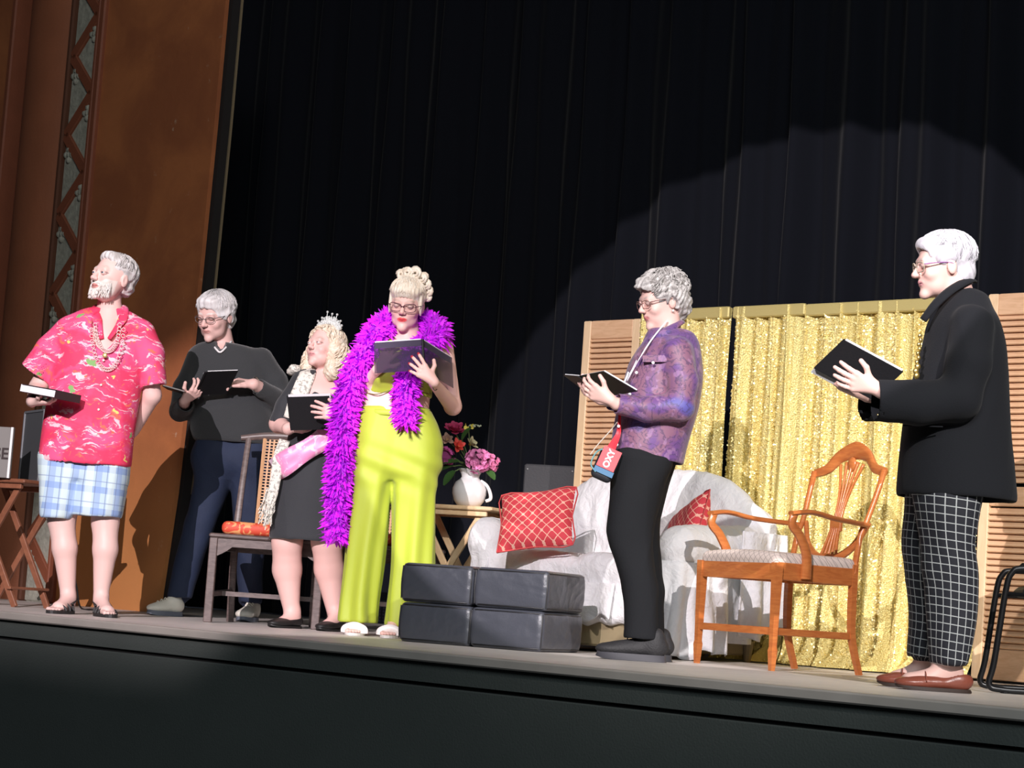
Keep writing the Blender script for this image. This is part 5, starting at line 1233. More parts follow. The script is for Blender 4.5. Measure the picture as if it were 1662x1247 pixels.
# ------------------------------------------------------------ 3  woman with the tiara
def woman_tiara():
    Z = 11.0; J = lambda x, y, dz=0: P(x, y, Z + dz); base = (J(495, 1018)[0], Z, 0)
    H = Head(J(527, 565, -.02), 38, 9, -2, 1.0, lid=.25, jaw=1.15, wide=1.02, eye=(.3, .4, .6))
    hR, cR, _ = hand(J(466, 696, -.15), (.95, -.25, .10), (.1, .6, .6), (.0, -.3, 1), curl=(15, 20, 15), sc=.92)
    hL, cL, _ = hand(J(556, 676, -.40), (-.95, .0, .18), (.0, 1, -.1), (.2, .1, 1), curl=(8, 12, 10), sc=.98, spread=8)
    tR = P(440, 1014, Z - .10); body = union([
        (rc(J(520, 640), J(500, 740), .105, .12), .05), (rc(J(490, 622), J(560, 622), .05, .05), .05), (rc(J(530, 585, .0), J(528, 640, .0), .052, .070), .03), (rc(J(505, 640, -.06), J(550, 642, -.06), .05, .05), .04), (H.fn, .02),
        *[(g, .02) for g in limb([J(487, 626), J(452, 688, .0), J(468, 697, -.14)], [.056, .046, .030])], (hR, .014),
        *[(g, .02) for g in limb([J(566, 626), J(587, 690, .0), J(558, 677, -.38)], [.056, .044, .030])], (hL, .012),
        *[(g, .02) for g in limb([J(478, 800), J(466, 880, -.02), J(466, 925, .02), J(474, 1000, .02)], [.09, .076, .073, .036])],
        *[(g, .02) for g in limb([J(522, 800), J(530, 880, -.02), J(534, 925, .02), J(545, 1004, .02)], [.09, .076, .073, .036])],
        *foot(P(443, 1010, Z - .10), P(486, 1014, Z + .06))[:3], *foot(P(520, 1012, Z - .14), P(552, 1016, Z + .04))[:3]], .02)
    pc = paint_head(H, SKIN * [1.02, .95, .95], lips=(.66, .30, .30), brow=(.55, .42, .36))
    o = make_body('person', body, [bx(H.c + [0, 0, -.04], .20), bx(cR, .15), bx(cL, .13), (J(430, 1023, -.3) * [1, 1, 0] + [0, 0, -.003], J(575, 865, .2), .0055)], (base[0] - .4, Z - .4, -.01), (base[0] + .45, Z + .3, 1.70), pc, base,
        'woman with blonde curls and tiara, black dress with pink sash, looking up')
    make_eyes(H, o, base, (.1, .45))
    mh = m_hair('hair_blonde', (.62, .48, .34), (.88, .80, .66))
    hair = make_hair(H, o, base, mh, [ell((0, -.018, .040), (.085, .102, .084)), ell((-.082, -.015, -.05), (.038, .060, .10)), ell((.085, -.025, -.06), (.040, .062, .11)), ell((0, -.07, -.09), (.105, .060, .13)), ell((-.085, .01, -.12), (.04, .045, .06)), ell((.09, .0, -.14), (.045, .045, .07))],
                     [ell((0, .085, -.010), (.078, .072, .092)), ell((0, .05, -.12), (.05, .09, .1))], disp=lambda q: .006 * np.sin(q[:, 0] * 150 + 3 * np.sin(q[:, 2] * 60)) * np.cos(q[:, 2] * 130 + 2 * np.sin(q[:, 1] * 80)))
    strands(H, hair, base, mh, (0, -.018, .038), (.088, .104, .085), 90, (-PI, PI), lambda a, r: (r.uniform(.15, .5), 1.0 if abs(a) < .7 else 1.6), curl=.003, r=.003, seed=7)
    strands(H, hair, base, mh, (0, -.030, -.015), (.108, .095, .085), 260, (.95, 2 * PI - .95), lambda a, r: (r.uniform(.9, 1.7), r.uniform(1.7, 2.2)), curl=.012, r=.0042, seed=9, seg=18, coils=2.8, drop=lambda a, f: np.array([math.sin(a) * .035 * f, 0, -.10 * f * f]))
    # tiara
    mt_ = mat('tiara_crystal', (.86, .90, .88), .22, .45); b = MB(); pts = []
    for i in range(17):
        a = -1.35 + 2.7 * i / 16; pts.append((math.sin(a) * .084, -.012 + math.cos(a) * .016, .045 + math.cos(a) * .084))
    b.sweep([H.w(p) for p in pts], .0032, n=6, sub=1); b.sweep([H.w(np.array(p) + (0, 0, .014)) for p in pts[2:-2]], .0022, n=5, sub=1)
    for i in range(2, 15):
        p = np.array(pts[i]); hgt = (.026, .060, .030, .046)[i % 4] * (1 - abs(i - 8) / 14) + .010; tip = p + np.array([p[0] * .25, 0, hgt]); b.sweep([H.w(p), H.w(tip)], [.0045, .0015], n=5, sub=1); b.ball(H.w(tip), .0065 * H.sc, n=6, m=4); b.ball(H.w((p + tip) / 2), .011, n=6, m=4); b.ball(H.w(p + (.006, 0, .008)), .010, n=6, m=4); b.ball(H.w(p + (-.004, .002, .020)), .009, n=6, m=4)
    b.build('tiara', mt_, o, base)
    # dress
    md = mat('dress_black', (.026, .029, .034), .8, sheen=.2, bump=.15, bscale=200)
    tor = Loft(Z, [(600, 500, 562, .055, .02), (608, 486, 578, .08), (622, 478, 588, .10), (650, 474, 586, .125), (690, 470, 578, .135), (720, 466, 566, .13), (760, 456, 562, .145), (800, 447, 562, .155), (850, 440, 562, .155), (880, 437, 560, .155)], hollow=.15)
    sl = tube([J(492, 622), J(466, 662, .0), J(453, 690, -.01)], [.062, .058, .055], hollow=.04); sr = tube([J(566, 622), J(580, 660, .0), J(586, 692, 0)], [.062, .058, .055], hollow=.04)
    f = union([(tor, .02), (sl, .025), (sr, .025), ('-', ell(J(532, 612, -.12), (.085, .10, .095)), .006), ('-', rc(J(530, 570), J(530, 610), .07, .072), .01)], .02)
    garment('dress', f, (base[0] - .4, Z - .3, .38), (base[0] + .45, Z + .3, 1.52), md, o, base, disp=lambda V: folds(V, .005, 12, 14, 5))
    MB().sweep([P(500, 668, Z - .15)] * 1 + [P(480, 690, Z - .15)], .001, n=3, sub=1)
    for (t_, h_) in ((P(437, 1013, Z - .13), P(488, 1016, Z + .06)), (P(517, 1014, Z - .17), P(556, 1018, Z + .05))):
        shoe('shoe', t_, h_, o, base, mat('shoe_black', (.012, .012, .012), .5), wd=.042, hgt=.055, soleh=.012, low=True)
    # lace shawl: a band from the shoulder and its hanging fringed end
    ml = mat('lace_cream', (.74, .72, .64), .9, bump=.6, bscale=90); k = NT(ml); k.color(k.mix(k.ramp(k.noise(k.obj(), 70, 3), .52, .60), (.78, .76, .68), (.42, .41, .37)))
    b = MB(); b.sweep([J(497, 596, .05), J(500, 604, -.06), J(492, 625, -.115), J(482, 650, -.135), J(472, 680, -.15)], [.040, .042, .045, .045, .040], [.006], n=10, up=(0, -1, .2)); b.sweep([J(478, 596, .05), J(474, 604, .02), J(482, 598, -.03)], [.03], [.02], n=8)
    sw = b.build('shawl', ml, o, base, smooth=True)
    b = MB(); b.sweep([J(462, 715, -.12), J(452, 745, -.145), J(446, 785, -.15), J(438, 820, -.15)], [.030, .030, .028, .026], [.007], n=10, up=(0, -1, 0)); b.build('shawl_end', ml, sw, base, smooth=True)
    b = MB(); rg = random.Random(4)
    for i in range(46):
        x = rg.uniform(-9, 7); p0 = J(440 + x, 815 + rg.uniform(-25, 4), -.15 + rg.uniform(-.01, .01)); b.sweep([p0, p0 + [rg.uniform(-.02, .01), 0, -.05], p0 + [rg.uniform(-.035, .005), rg.uniform(-.01, .01), -.10 - rg.uniform(0, .03)]], .0025, n=4, sub=2)
    b.build('fringe', ml, sw, base)['kind'] = 'stuff'
    # sash
    msh = mat('sash_pink', (.90, .26, .52), .35, sheen=.3); k = NT(msh); k.color(k.mix(k.ramp(k.noise(k.scale(k.obj(), 14, 5, 14), 1.5, 3, .6, 1), .52, .60), (.88, .30, .55), (.95, .62, .78)))
    b = MB(); V = []; n = 30
    a0, a1 = J(446, 762, -.05), J(548, 690, -.10)
    for i in range(n + 1):
        t = i / n; x = 443 + (556 - 443) * t; y = 765 - 72 * t; dz = -.165 - .012 * math.sin(PI * t) + (.14 * (1 - t * 6) ** 2 if t < .166 else 0)
        hw = .056 * (1 + .1 * math.sin(t * 9)); c = J(x, y, dz); dr = nrm((.45, 0, .89)) 
        for j in range(5): u = j / 4 * 2 - 1; V.append(c + dr * u * hw * np.array([-1, 1, 1]) + np.array([0, .006 * math.sin(u * 5 + t * 12), 0]))
    b.add(V, [(i * 5 + j, i * 5 + j + 1, i * 5 + 6 + j, i * 5 + 5 + j) for i in range(n) for j in range(4)])
    so = b.build('sash', msh, o, base, smooth=True); s_ = so.modifiers.new('t', 'SOLIDIFY'); s_.thickness = .004
    bl, br, tl_, tr = J(472, 699, -.25), J(540, 697, -.25), J(466, 645, -.33), J(544, 640, -.33)
    folder_closed('black folder with white page edge held by the woman in the tiara', bl, br - bl, tl_ - bl, .020, overv=.008, flip=1 if np.cross(br - bl, tl_ - bl)[1] > 0 else -1)
    return o
woman_tiara()
# ------------------------------------------------------------ 4  woman in yellow-green with the feather boa
def woman_boa():
    Z = 10.5; J = lambda x, y, dz=0: P(x, y, Z + dz); base = (J(605, 1031)[0], Z, 0)
    H = Head(J(660, 495, -.04), 8, -14, 3, 1.06, lid=.6, jaw=1.1, wide=1.02, chin=1.1)
    hL, cL, tips = hand(J(704, 622, -.33), (-.72, -.12, .64), (-.25, .95, .15), (.55, .2, .8), curls=[(5, 15, 10), (8, 20, 10), (12, 25, 10), (18, 25, 10)], sc=.98, spread=11, thumb=(.9, .35, .3))
    hR, cR, _ = hand(J(612, 600, -.18), (.5, -.3, .8), (.3, .9, 0), (1, 0, -.2), curl=(25, 35, 20), sc=.95)
    body = union([
        (rc(J(655, 590), J(645, 720), .105, .125), .05), (rc(J(620, 566), J(712, 566), .048, .048), .05), (rc(J(660, 515, .0), J(662, 570, .0), .052, .068), .03), (H.fn, .02),
        (Loft(Z, [(630, 592, 700, .11, -.0), (655, 590, 697, .105), (675, 588, 696, .11)]), .03),
        *[(g, .02) for g in limb([J(720, 567, .02), J(735, 660, .04), J(704, 622, -.31)], [.050, .041, .025])], (hL, .012),
        *[(g, .02) for g in limb([J(612, 568, .02), J(578, 650, .10), J(612, 600, -.17)], [.048, .040, .025])], (hR, .012),
        *[(g, .03) for g in limb([J(612, 740), J(598, 870), J(578, 1000, .03)], [.10, .06, .035])], *[(g, .03) for g in limb([J(675, 740), J(665, 870), J(645, 1005, .03)], [.10, .06, .035])],
        *foot(P(571, 1031, Z - .20), P(583, 1024, Z + .02))[:], *foot(P(628, 1035, Z - .22), P(642, 1026, Z + .0))[:]], .02)
    ph = paint_head(H, SKIN * [1.0, .93, .90], lips=(.80, .07, .08), brow=(.50, .36, .30), blush=.12)
    def pc(V):
        C = ph(V)
        for t_ in tips[:4]: m = ((V - t_) ** 2).sum(1) < .0105 ** 2; C[m] = (.45, .03, .05)
        return C
    o = make_body('person', body, [bx(H.c + [0, 0, -.02], .19), bx(cL, .15), (J(550, 1045, -.3) * [1, 1, 0] + [0, 0, -.003], J(672, 985, .2), .0045)], (base[0] - .35, Z - .45, -.01), (base[0] + .55, Z + .3, 1.85), pc, base,
        'blonde woman in yellow-green trousers and crop top with purple feather boa, reading')
    make_eyes(H, o, base, (0, -.3))
    mh = m_hair('hair_platinum', (.70, .58, .44), (.90, .84, .72))
    hair = make_hair(H, o, base, mh, [ell((0, -.020, .048), (.084, .102, .092)), ell((0, .050, .068), (.070, .046, .040)), ell((0, -.03, .115), (.050, .055, .035)), ell((-.071, .02, .0), (.009, .025, .045)), ell((.071, .02, .0), (.009, .025, .045))],
                     [ell((0, .088, -.028), (.068, .055, .070)), ell((0, .03, -.10), (.2, .2, .05))], disp=lambda q: .0018 * np.sin(q[:, 0] * 420 + 2 * np.sin(q[:, 1] * 30)))
    strands(H, hair, base, mh, (0, -.012, .045), (.084, .108, .092), 120, (-1.3, 1.3), lambda a, r: (r.uniform(.15, .5), r.uniform(1.25, 1.42)), curl=.001, r=.0026, seed=11)
    b = MB()                                    # curls piled on the crown and behind the left side
    for (x, y, z, r_, ax) in [(.040, -.02, .135, .019, (0, 1, .2)), (.008, -.01, .148, .020, (0, 1, .1)), (-.030, -.01, .150, .024, (.1, 1, 0)), (-.062, -.02, .128, .021, (.3, 1, 0)), (-.084, -.03, .100, .020, (.5, 1, 0)), (-.094, -.04, .068, .021, (.6, .8, .1)), (-.092, -.045, .040, .017, (.6, .8, .1)), (-.02, -.05, .150, .022, (.2, 1, .3)), (.025, -.05, .140, .02, (0, 1, .3)), (-.06, -.06, .125, .022, (.3, .8, .3))]:
        n_ = nrm(ax); s_ = nrm(np.cross(n_, (.1, .1, 1))); u = np.cross(s_, n_); pts = []
        for i in range(20): t = i / 19; a = t * 3.6 * PI; rr_ = r_ * (1 - .62 * t); pts.append(H.w(np.array((x, y, z)) + s_ * math.cos(a) * rr_ + u * math.sin(a) * rr_ + n_ * (.016 * t)))
        b.sweep(pts, [.0085, .0095, .008, .005], [.0105, .012, .010, .006], n=7, sub=1)
    b.build('curl', mh, hair, base, smooth=True)
    glasses(H, o, base, (.10, .03, .045), w_=.0285, h_=.0185, cat=.20, z=-.002, rr=.0015)
    MB().sweep([H.w((.073, -.01, -.035)), H.w((.076, -.008, -.055)), H.w((.074, -.006, -.070))], [.002, .004, .005], n=6).build('earring', mat('earring_pale', (.8, .7, .7), .2, .5), o, base)
    mt = mat('yellow_green_cloth', (.37, .45, .035), .62, sheen=.1)
    top = Loft(Z, [(548, 622, 712, .06, .02), (560, 612, 716, .085), (580, 602, 712, .115), (600, 597, 708, .145), (620, 595, 704, .145), (640, 594, 702, .120), (645, 594, 702, .118)], hollow=.02)
    f = union([top, ('-', ell(J(661, 540, -.07), (.085, .12, .07)), .006), (ell(J(625, 607, -.11), (.065, .05, .06)), .03), (ell(J(675, 607, -.11), (.065, .05, .06)), .03)], .02)
    garment('crop_top', f, (base[0] - .3, Z - .3, 1.1), (base[0] + .5, Z + .3, 1.62), mt, o, base, disp=lambda V: folds(V, .004, 41, 20, 30))
    MB().sweep([J(716, 560, -.02), J(722, 552, .02), J(714, 546, .06)], [.014], [.006], n=6).build('shoulder_strap', mt, o, base)
    MB().sweep([J(594, 638, -.05), J(612, 640, -.115), J(640, 632, -.13), J(665, 634, -.13), J(700, 640, -.06)], .0025, n=5).build('hem_cord', mat('cord_dark', (.12, .12, .02), .6), o, base)
    fo = lambda a, z: .010 * np.sin(a * 7 + 1.2 * np.sin(z * 5)) * np.clip(1.15 - z, 0, 1)
    l1 = Loft(Z, [(664, 588, 652, .105), (690, 583, 655, .12), (720, 579, 652, .13), (760, 574, 642, .13), (785, 572, 636, .125), (850, 566, 630, .115), (920, 560, 622, .115), (980, 553, 613, .125), (1013, 549, 611, .135)], fold=fo, hollow=.12)
    l2 = Loft(Z, [(664, 630, 697, .105), (690, 632, 710, .12), (720, 634, 718, .13), (760, 634, 714, .13), (785, 634, 709, .125), (850, 637, 706, .115), (920, 636, 704, .115), (980, 630, 704, .125), (1020, 625, 704, .135)], fold=fo, hollow=.12)
    f = union([(l1, .004), (l2, .012), (Loft(Z, [(664, 588, 697, .105), (690, 582, 711, .122), (730, 577, 717, .134), (765, 573, 712, .13), (782, 578, 705, .10)]), .03)], .012)
    garment('wide_trousers', f, (base[0] - .35, Z - .25, .01), (base[0] + .5, Z + .3, 1.2), mt, o, base, disp=lambda V: folds(V, .005, 44, 14, 3) + .006 * np.exp(-((V[:, 2] - .82) / .10) ** 2) * np.sin((V[:, 0] - base[0]) * 20 + V[:, 2] * 55), h=.0065)
    MB().sweep([J(588, 668, -.04), J(610, 669, -.108), J(645, 670, -.12), J(680, 670, -.108), J(697, 669, -.04)], [.006], [.016], n=8, up=(0, 0, 1)).build('waistband', mt, o, base, smooth=True)
    mw_ = mat('sandal_white', (.82, .78, .74), .4)
    for t_, h_ in ((P(571, 1031, Z - .24), P(583, 1024, Z + .02)), (P(628, 1035, Z - .26), P(642, 1026, Z + .0))):
        t_, h_ = np.array(t_) * [1, 1, 0], np.array(h_) * [1, 1, 0]; d = nrm(t_ - h_); s_ = np.array([-d[1], d[0], 0]); L_ = np.linalg.norm(t_ - h_); u = np.array([0, 0, 1.]); b = MB(); n = 24; V = []
        for z in (.001, .014):
            for i in range(n): a = 2 * PI * i / n; V.append(h_ + d * (L_ / 2 + .005 + math.cos(a) * (L_ / 2 + .014)) + s_ * math.sin(a) * (.046 + .006 * math.cos(a)) + u * z)
        b.add(V, [(i, (i + 1) % n, n + (i + 1) % n, n + i) for i in range(n)] + [tuple(range(n - 1, -1, -1)), tuple(range(n, 2 * n))]); sd = b.build('sandal', mw_, o, base)
        b = MB(); c = h_ + d * L_ * .70; b.sweep([c - s_ * .046 + u * .012, c - s_ * .042 + u * .032, c + u * .046, c + s_ * .042 + u * .032, c + s_ * .046 + u * .012], [.022], [.003], n=6, up=tuple(d)); b.build('strap', mw_, sd, base, smooth=True)
    # feather boa
    mb = mat('feather_magenta', (.78, .0, 1.0), .6, sheen=.2); k = NT(mb); cc = k.mix(k.noise(k.obj(), 14, 2), (.70, .0, .98), (.86, .02, 1.0)); k.color(cc); tl = k.t.nodes.new('ShaderNodeBsdfTranslucent'); k.t.links.new(cc, tl.inputs[0]); ms_ = k.t.nodes.new('ShaderNodeMixShader'); ms_.inputs[0].default_value = .22; k.t.links.new(k.b.outputs[0], ms_.inputs[1]); k.t.links.new(tl.outputs[0], ms_.inputs[2]); k.t.links.new(ms_.outputs[0], k.t.nodes['Material Output'].inputs[0]); k.b.inputs['Subsurface Weight'].default_value = 0
    path = np.array([J(547, 878, -.04), J(548, 820, -.05), J(552, 760, -.07), J(557, 700, -.08), J(564, 645, -.09), J(578, 600, -.10), J(600, 562, -.08), J(622, 530, -.02), J(642, 520, .10), J(672, 520, .11), J(700, 528, .04), J(708, 545, -.05), J(690, 560, -.12), J(668, 585, -.14), J(660, 620, -.16), J(658, 660, -.17), J(660, 690, -.17)])
    rad_ = np.array([.034, .050, .054, .052, .050, .048, .060, .062, .05, .05, .062, .064, .046, .042, .046, .042, .03])
    q = crom(path, 8); rr = np.interp(np.linspace(0, 1, len(q)), np.linspace(0, 1, len(rad_)), rad_)
    bo = MB().sweep(path, list(rad_ * .75), n=10).build('feather_boa', mb, o, base, smooth=True)
    rg = np.random.RandomState(6); V = []; Fc = []; N = 6500
    L_ = np.concatenate([[0], np.cumsum(np.linalg.norm(np.diff(q, axis=0), axis=1))]); T = np.gradient(q, axis=0); T /= np.linalg.norm(T, axis=1)[:, None]
    for i in range(N):
        s_ = rg.uniform(0, L_[-1]); p = np.array([np.interp(s_, L_, q[:, j]) for j in range(3)]); t = nrm([np.interp(s_, L_, T[:, j]) for j in range(3)]); r_ = np.interp(s_, L_, rr)
        d = rg.normal(size=3); d = nrm(d - (d @ t) * t); side = nrm(np.cross(d, t)); tilt = rg.normal(0, .55); d2 = nrm(d + t * tilt + np.array([0, 0, -.25])); ln = rg.uniform(.028, .062); wd = rg.uniform(.005, .009)
        bend = nrm(rg.normal(size=3)) * .35 + np.array([0, 0, -.3]); s2 = nrm(np.cross(d2, rg.normal(size=3))); p0 = p + d * r_ * .62; n0 = len(V)
        for f_, w_ in ((0, .35), (.4, 1), (.75, .8), (1, .08)):
            c = p0 + d2 * ln * f_ + bend * ln * f_ * f_ * .6; V += [c - s2 * wd * w_, c + s2 * wd * w_]
        Fc += [(n0 + 2 * j, n0 + 2 * j + 1, n0 + 2 * j + 3, n0 + 2 * j + 2) for j in range(3)]
    fe = mesh_obj('feathers', V, np.array(Fc), mb, bo, base, True); fe['kind'] = 'stuff'
    mcov = mat('folder_sheen', (.05, .04, .07), .2, 0); k = NT(mcov); tr = k.t.nodes.new('ShaderNodeBsdfTransparent'); tr.inputs[0].default_value = (.85, .82, .88, 1); ms_ = k.t.nodes.new('ShaderNodeMixShader'); ms_.inputs[0].default_value = .5; k.t.links.new(k.b.outputs[0], ms_.inputs[1]); k.t.links.new(tr.outputs[0], ms_.inputs[2]); k.t.links.new(ms_.outputs[0], k.t.nodes['Material Output'].inputs[0])
    folder_open('open glossy folder held up by the woman in the purple feather boa', J(688, 601, -.335), J(686, 551, -.30), J(608, 606, -.25), J(736, 630, -.11), (0, 1, .3), cover=mcov, clear=True)
    MB().sweep([J(702, 628, -.33), J(700, 621, -.30), J(706, 614, -.28), J(713, 618, -.27), J(712, 628, -.28), J(706, 634, -.31), J(702, 628, -.33)], .0022, n=5).build('bracelet', mat('bracelet_dark', (.12, .10, .08), .4, .6), o, base, smooth=True)
    return o
woman_boa()

# ------------------------------------------------------------ 5  woman in the purple jacket
def woman_purple():
    Z = 9.3; J = lambda x, y, dz=0: P(x, y, Z + dz); base = (J(1035, 1069)[0], Z, 0)
    H = Head(J(1074, 489, 0), 66, -16, 2, 1.03, lid=.8, smile=1.2, jaw=1.0, wide=1.0, nose=1.05)
    hL, cL, _ = hand(J(990, 655, -.13), (-.80, .20, .50), (.35, -.25, .85), (.2, -.5, .8), curl=(28, 40, 25), sc=1.0, thumb=(.95, .45, .5))
    hL, cL, _ = hand(J(992, 652, -.26), (-.90, .05, .42), (.25, .85, .45), (.2, -.3, .9), curl=(18, 30, 25), sc=1.0, thumb=(.75, .7, .35))
    hR, cR, _ = hand(J(975, 650, .06), (-.85, -.1, .40), (.3, -.3, .8), (0, .8, .5), curl=(30, 40, 25), sc=.95)
    legs = [*limb([J(1040, 755, -.06), J(1022, 860, -.07), J(1040, 960, -.07), J(1046, 1045, -.07)], [.12, .085, .062, .042]), *limb([J(1045, 755, .09), J(1035, 860, .10), J(1052, 960, .10), J(1060, 1040, .10)], [.12, .08, .06, .042])]
    body = union([
        (rc(J(1075, 590), J(1052, 725), .11, .095), .05), (rc(J(1085, 575, -.10), J(1085, 575, .10), .06, .06), .05), (rc(J(1082, 505, .0), J(1085, 565, .0), .052, .066), .03), (H.fn, .02),
        *[(g, .02) for g in limb([J(1092, 580, -.16), J(1098, 663, -.19), J(1000, 656, -.25)], [.055, .043, .027])], (hL, .012),
        *[(g, .02) for g in limb([J(1080, 580, .16), J(1080, 655, .18), J(985, 650, .08)], [.055, .043, .027])], (hR, .012),
        *[(g, .02) for g in legs]], .02)
    pc = paint_head(H, SKIN * [.98, .93, .90], lips=(.62, .22, .22), brow=(.5, .42, .38))
    o = make_body('person', body, [bx(H.c + [0, 0, -.02], .19), bx(cL, .14), bx(cR, .13)], (base[0] - .45, Z - .35, -.01), (base[0] + .5, Z + .35, 1.80), pc, base, 'smiling grey curly-haired woman in a patterned purple jacket and black trousers, reading')
    make_eyes(H, o, base, (0, -.3))
    mh = m_hair('hair_silver', (.22, .20, .19), (.62, .60, .58), sc=(45, 45, 30))
    hair = make_hair(H, o, base, mh, [ell((0, -.022, .045), (.090, .108, .092)), ell((0, .052, .078), (.066, .050, .040)), ell((0, -.07, -.02), (.078, .055, .075)), ell((.078, -.03, .01), (.018, .05, .05)), ell((-.078, -.03, .01), (.018, .05, .05))],
                     [ell((0, .090, -.015), (.085, .058, .085)), ell((0, .06, -.09), (.2, .10, .075)), ell((.090, -.004, -.018), (.02, .022, .032)), ell((-.090, -.004, -.018), (.02, .022, .032))],
                     disp=lambda q: .007 * np.sin(q[:, 0] * 110 + 3 * np.sin(q[:, 2] * 50 + q[:, 1] * 60)) * np.cos(q[:, 1] * 100 + 2 * np.sin(q[:, 0] * 70 + q[:, 2] * 80)), h=.004)
    strands(H, hair, base, mh, (0, -.020, .045), (.092, .110, .094), 230, (-PI, PI), lambda a, r: (lambda t: (t, t + .55))(r.uniform(.1, .75 if abs(a) < .8 else 1.3 if abs(a) < 1.8 else 1.9)), curl=.008, r=.0034, seed=13, seg=10, coils=1.2)
    glasses(H, o, base, (.16, .08, .07), w_=.025, h_=.017, rr=.0013)
    q = MB(); q.ball(H.w((-.0765, -.004, -.046)), .006, n=8, m=6); q.build('earring', mat('earring_pearl', (.8, .76, .7), .2), o, base, smooth=True)
    # jacket
    mS = mat('purple_brocade', (.15, .06, .22), .55, sheen=.2); k = NT(mS); v = k.obj(); w1 = k.noise(v, 5, 3, .6, 1.5); vd = k.vor(v, 7.5); rings = k.math('FRACT', k.math('MULTIPLY', k.math('ADD', vd, k.math('MULTIPLY', k.noise(v, 16, 3, .6, 1), .55)), 7))
    c = k.mix(k.ramp(w1, .42, .58), (.13, .055, .21), (.22, .10, .16)); c = k.mix(k.ramp(k.noise(v, 3.2, 2, .5, .8), .55, .66), c, (.09, .08, .32)); c = k.mix(k.math('MULTIPLY', k.math('LESS_THAN', rings, .25), .6), c, (.05, .03, .09)); c = k.mix(k.math('MULTIPLY', k.ramp(k.noise(v, 22, 3), .58, .64), .5), c, (.36, .20, .36)); k.color(c); k.bump(w1, .4, .004)
    tor = Loft(Z, [(535, 1052, 1122, .075), (545, 1046, 1130, .12), (560, 1040, 1136, .165), (590, 1022, 1140, .19), (620, 1012, 1140, .195), (660, 1003, 1134, .19), (700, 995, 1122, .18), (735, 990, 1112, .175), (752, 989, 1109, .175)], hollow=.08)
    sl = tube([J(1098, 572, -.16), J(1108, 620, -.19), J(1103, 660, -.20), J(1050, 664, -.22), J(1000, 655, -.25)], [.070, .066, .060, .053, .046], hollow=.04)
    sr = tube([J(1075, 575, .16), J(1080, 620, .19), J(1078, 655, .20), J(1030, 658, .16), J(990, 650, .09)], [.070, .066, .060, .053, .046], hollow=.04)
    f = union([tor, (sl, .022), (sr, .022), ('-', rc(J(1076, 500, 0), J(1078, 548, 0), .060, .060), .006), ('-', ell(J(1040, 552, 0), (.05, .045, .085)), .006)], .02)
    ja = garment('jacket', f, (base[0] - .3, Z - .35, .70), (base[0] + .45, Z + .35, 1.62), mS, o, base, h=.0055, disp=lambda V: folds(V, .0055, 51, 14, 12))
    MB().sweep([J(1054, 552, -.12), J(1064, 548, -.115), J(1085, 535, -.09), J(1108, 522, -.03)], [.010, .022, .022, .014], [.007], n=8, up=(0, -.6, .8)).build('collar', mS, ja, base, smooth=True)
    slab(MB(), J(1043, 577, -.172), J(1082, 577, -.196) - J(1043, 577, -.172), J(1043, 588, -.182) - J(1043, 577, -.172), (0, -.008, 0)).build('pocket_flap', mS, ja, base)
    MB().sweep([J(1003, 646, -.192), J(1003, 670, -.192)], [.05], [.05], n=14, sub=1) 
    mbt = mat('button_pearl', (.75, .72, .74), .3)
    for (x, y, dz) in ((1033, 605, -.172), (1022, 640, -.18), (1004, 692, -.168), (1001, 722, -.162), (1060, 589, -.212)): MB().ball(J(x, y, dz), (.007, .004, .007), n=8, m=6).build('button', mbt, ja, base)
    mp = mat('trousers_black', (.012, .013, .015), .9, spec=.2, bump=.15, bscale=150)
    l1 = Loft(Z, [(740, 998, 1094, .12, -.07), (760, 998, 1090, .12, -.07), (800, 992, 1070, .11, -.08), (840, 986, 1062, .10, -.08), (880, 987, 1060, .09, -.08), (920, 999, 1062, .085, -.08), (960, 1010, 1068, .08, -.08), (1010, 1013, 1068, .075, -.08), (1040, 1011, 1070, .075, -.08)], hollow=.02)
    l2 = Loft(Z, [(740, 1005, 1100, .12, .09), (760, 1003, 1095, .12, .09), (840, 998, 1068, .10, .10), (920, 1012, 1072, .085, .10), (960, 1020, 1076, .08, .10), (1035, 1028, 1076, .075, .10)], hollow=.02)
    garment('trousers', union([l1, l2, (cover(legs, .06, .98, .008), .01)], .02), (base[0] - .3, Z - .3, .03), (base[0] + .4, Z + .35, .98), mp, o, base, h=.006, disp=lambda V: folds(V, .0045, 61, 16, 12))
    msh = mat('shoe_knit_black', (.018, .018, .020), .7, bump=.3, bscale=120); mso = mat('shoe_sole_grey', (.055, .055, .065), .5)
    shoe('shoe', P(966, 1069, Z - .08), P(1082, 1072, Z - .10), o, base, msh, wd=.048, hgt=.075, soleh=.030, sole=mso, laces=msh)
    shoe('shoe', P(985, 1065, Z + .14), P(1092, 1067, Z + .12), o, base, msh, wd=.048, hgt=.075, soleh=.030, sole=mso)
    # lanyard, badge cord and the red pouch
    mwc = mat('lanyard_white', (.82, .82, .86), .5)
    la = MB().sweep([J(1083, 520, -.075), J(1060, 548, -.135), J(1042, 575, -.175), J(1028, 600, -.175), J(1018, 618, -.170)], [.005], [.002], n=6).build('lanyard', mwc, o, base)
    MB().sweep([J(1050, 553, .0), J(1036, 580, -.10), J(1024, 604, -.150), J(1010, 625, -.13)], .0028, n=5).build('lanyard_tail', mwc, la, base)
    MB().sweep([J(1020, 604, -.172), J(1012, 625, -.172), J(1004, 650, -.14)], .0035, n=5).build('lanyard_tail', mwc, la, base)
    MB().sweep([J(1006, 680, -.14), J(990, 700, -.13), J(972, 720, -.12), J(958, 738, -.12)], [.0022], n=5).build('cord', mat('cord_pale', (.6, .57, .5), .7), la, base)
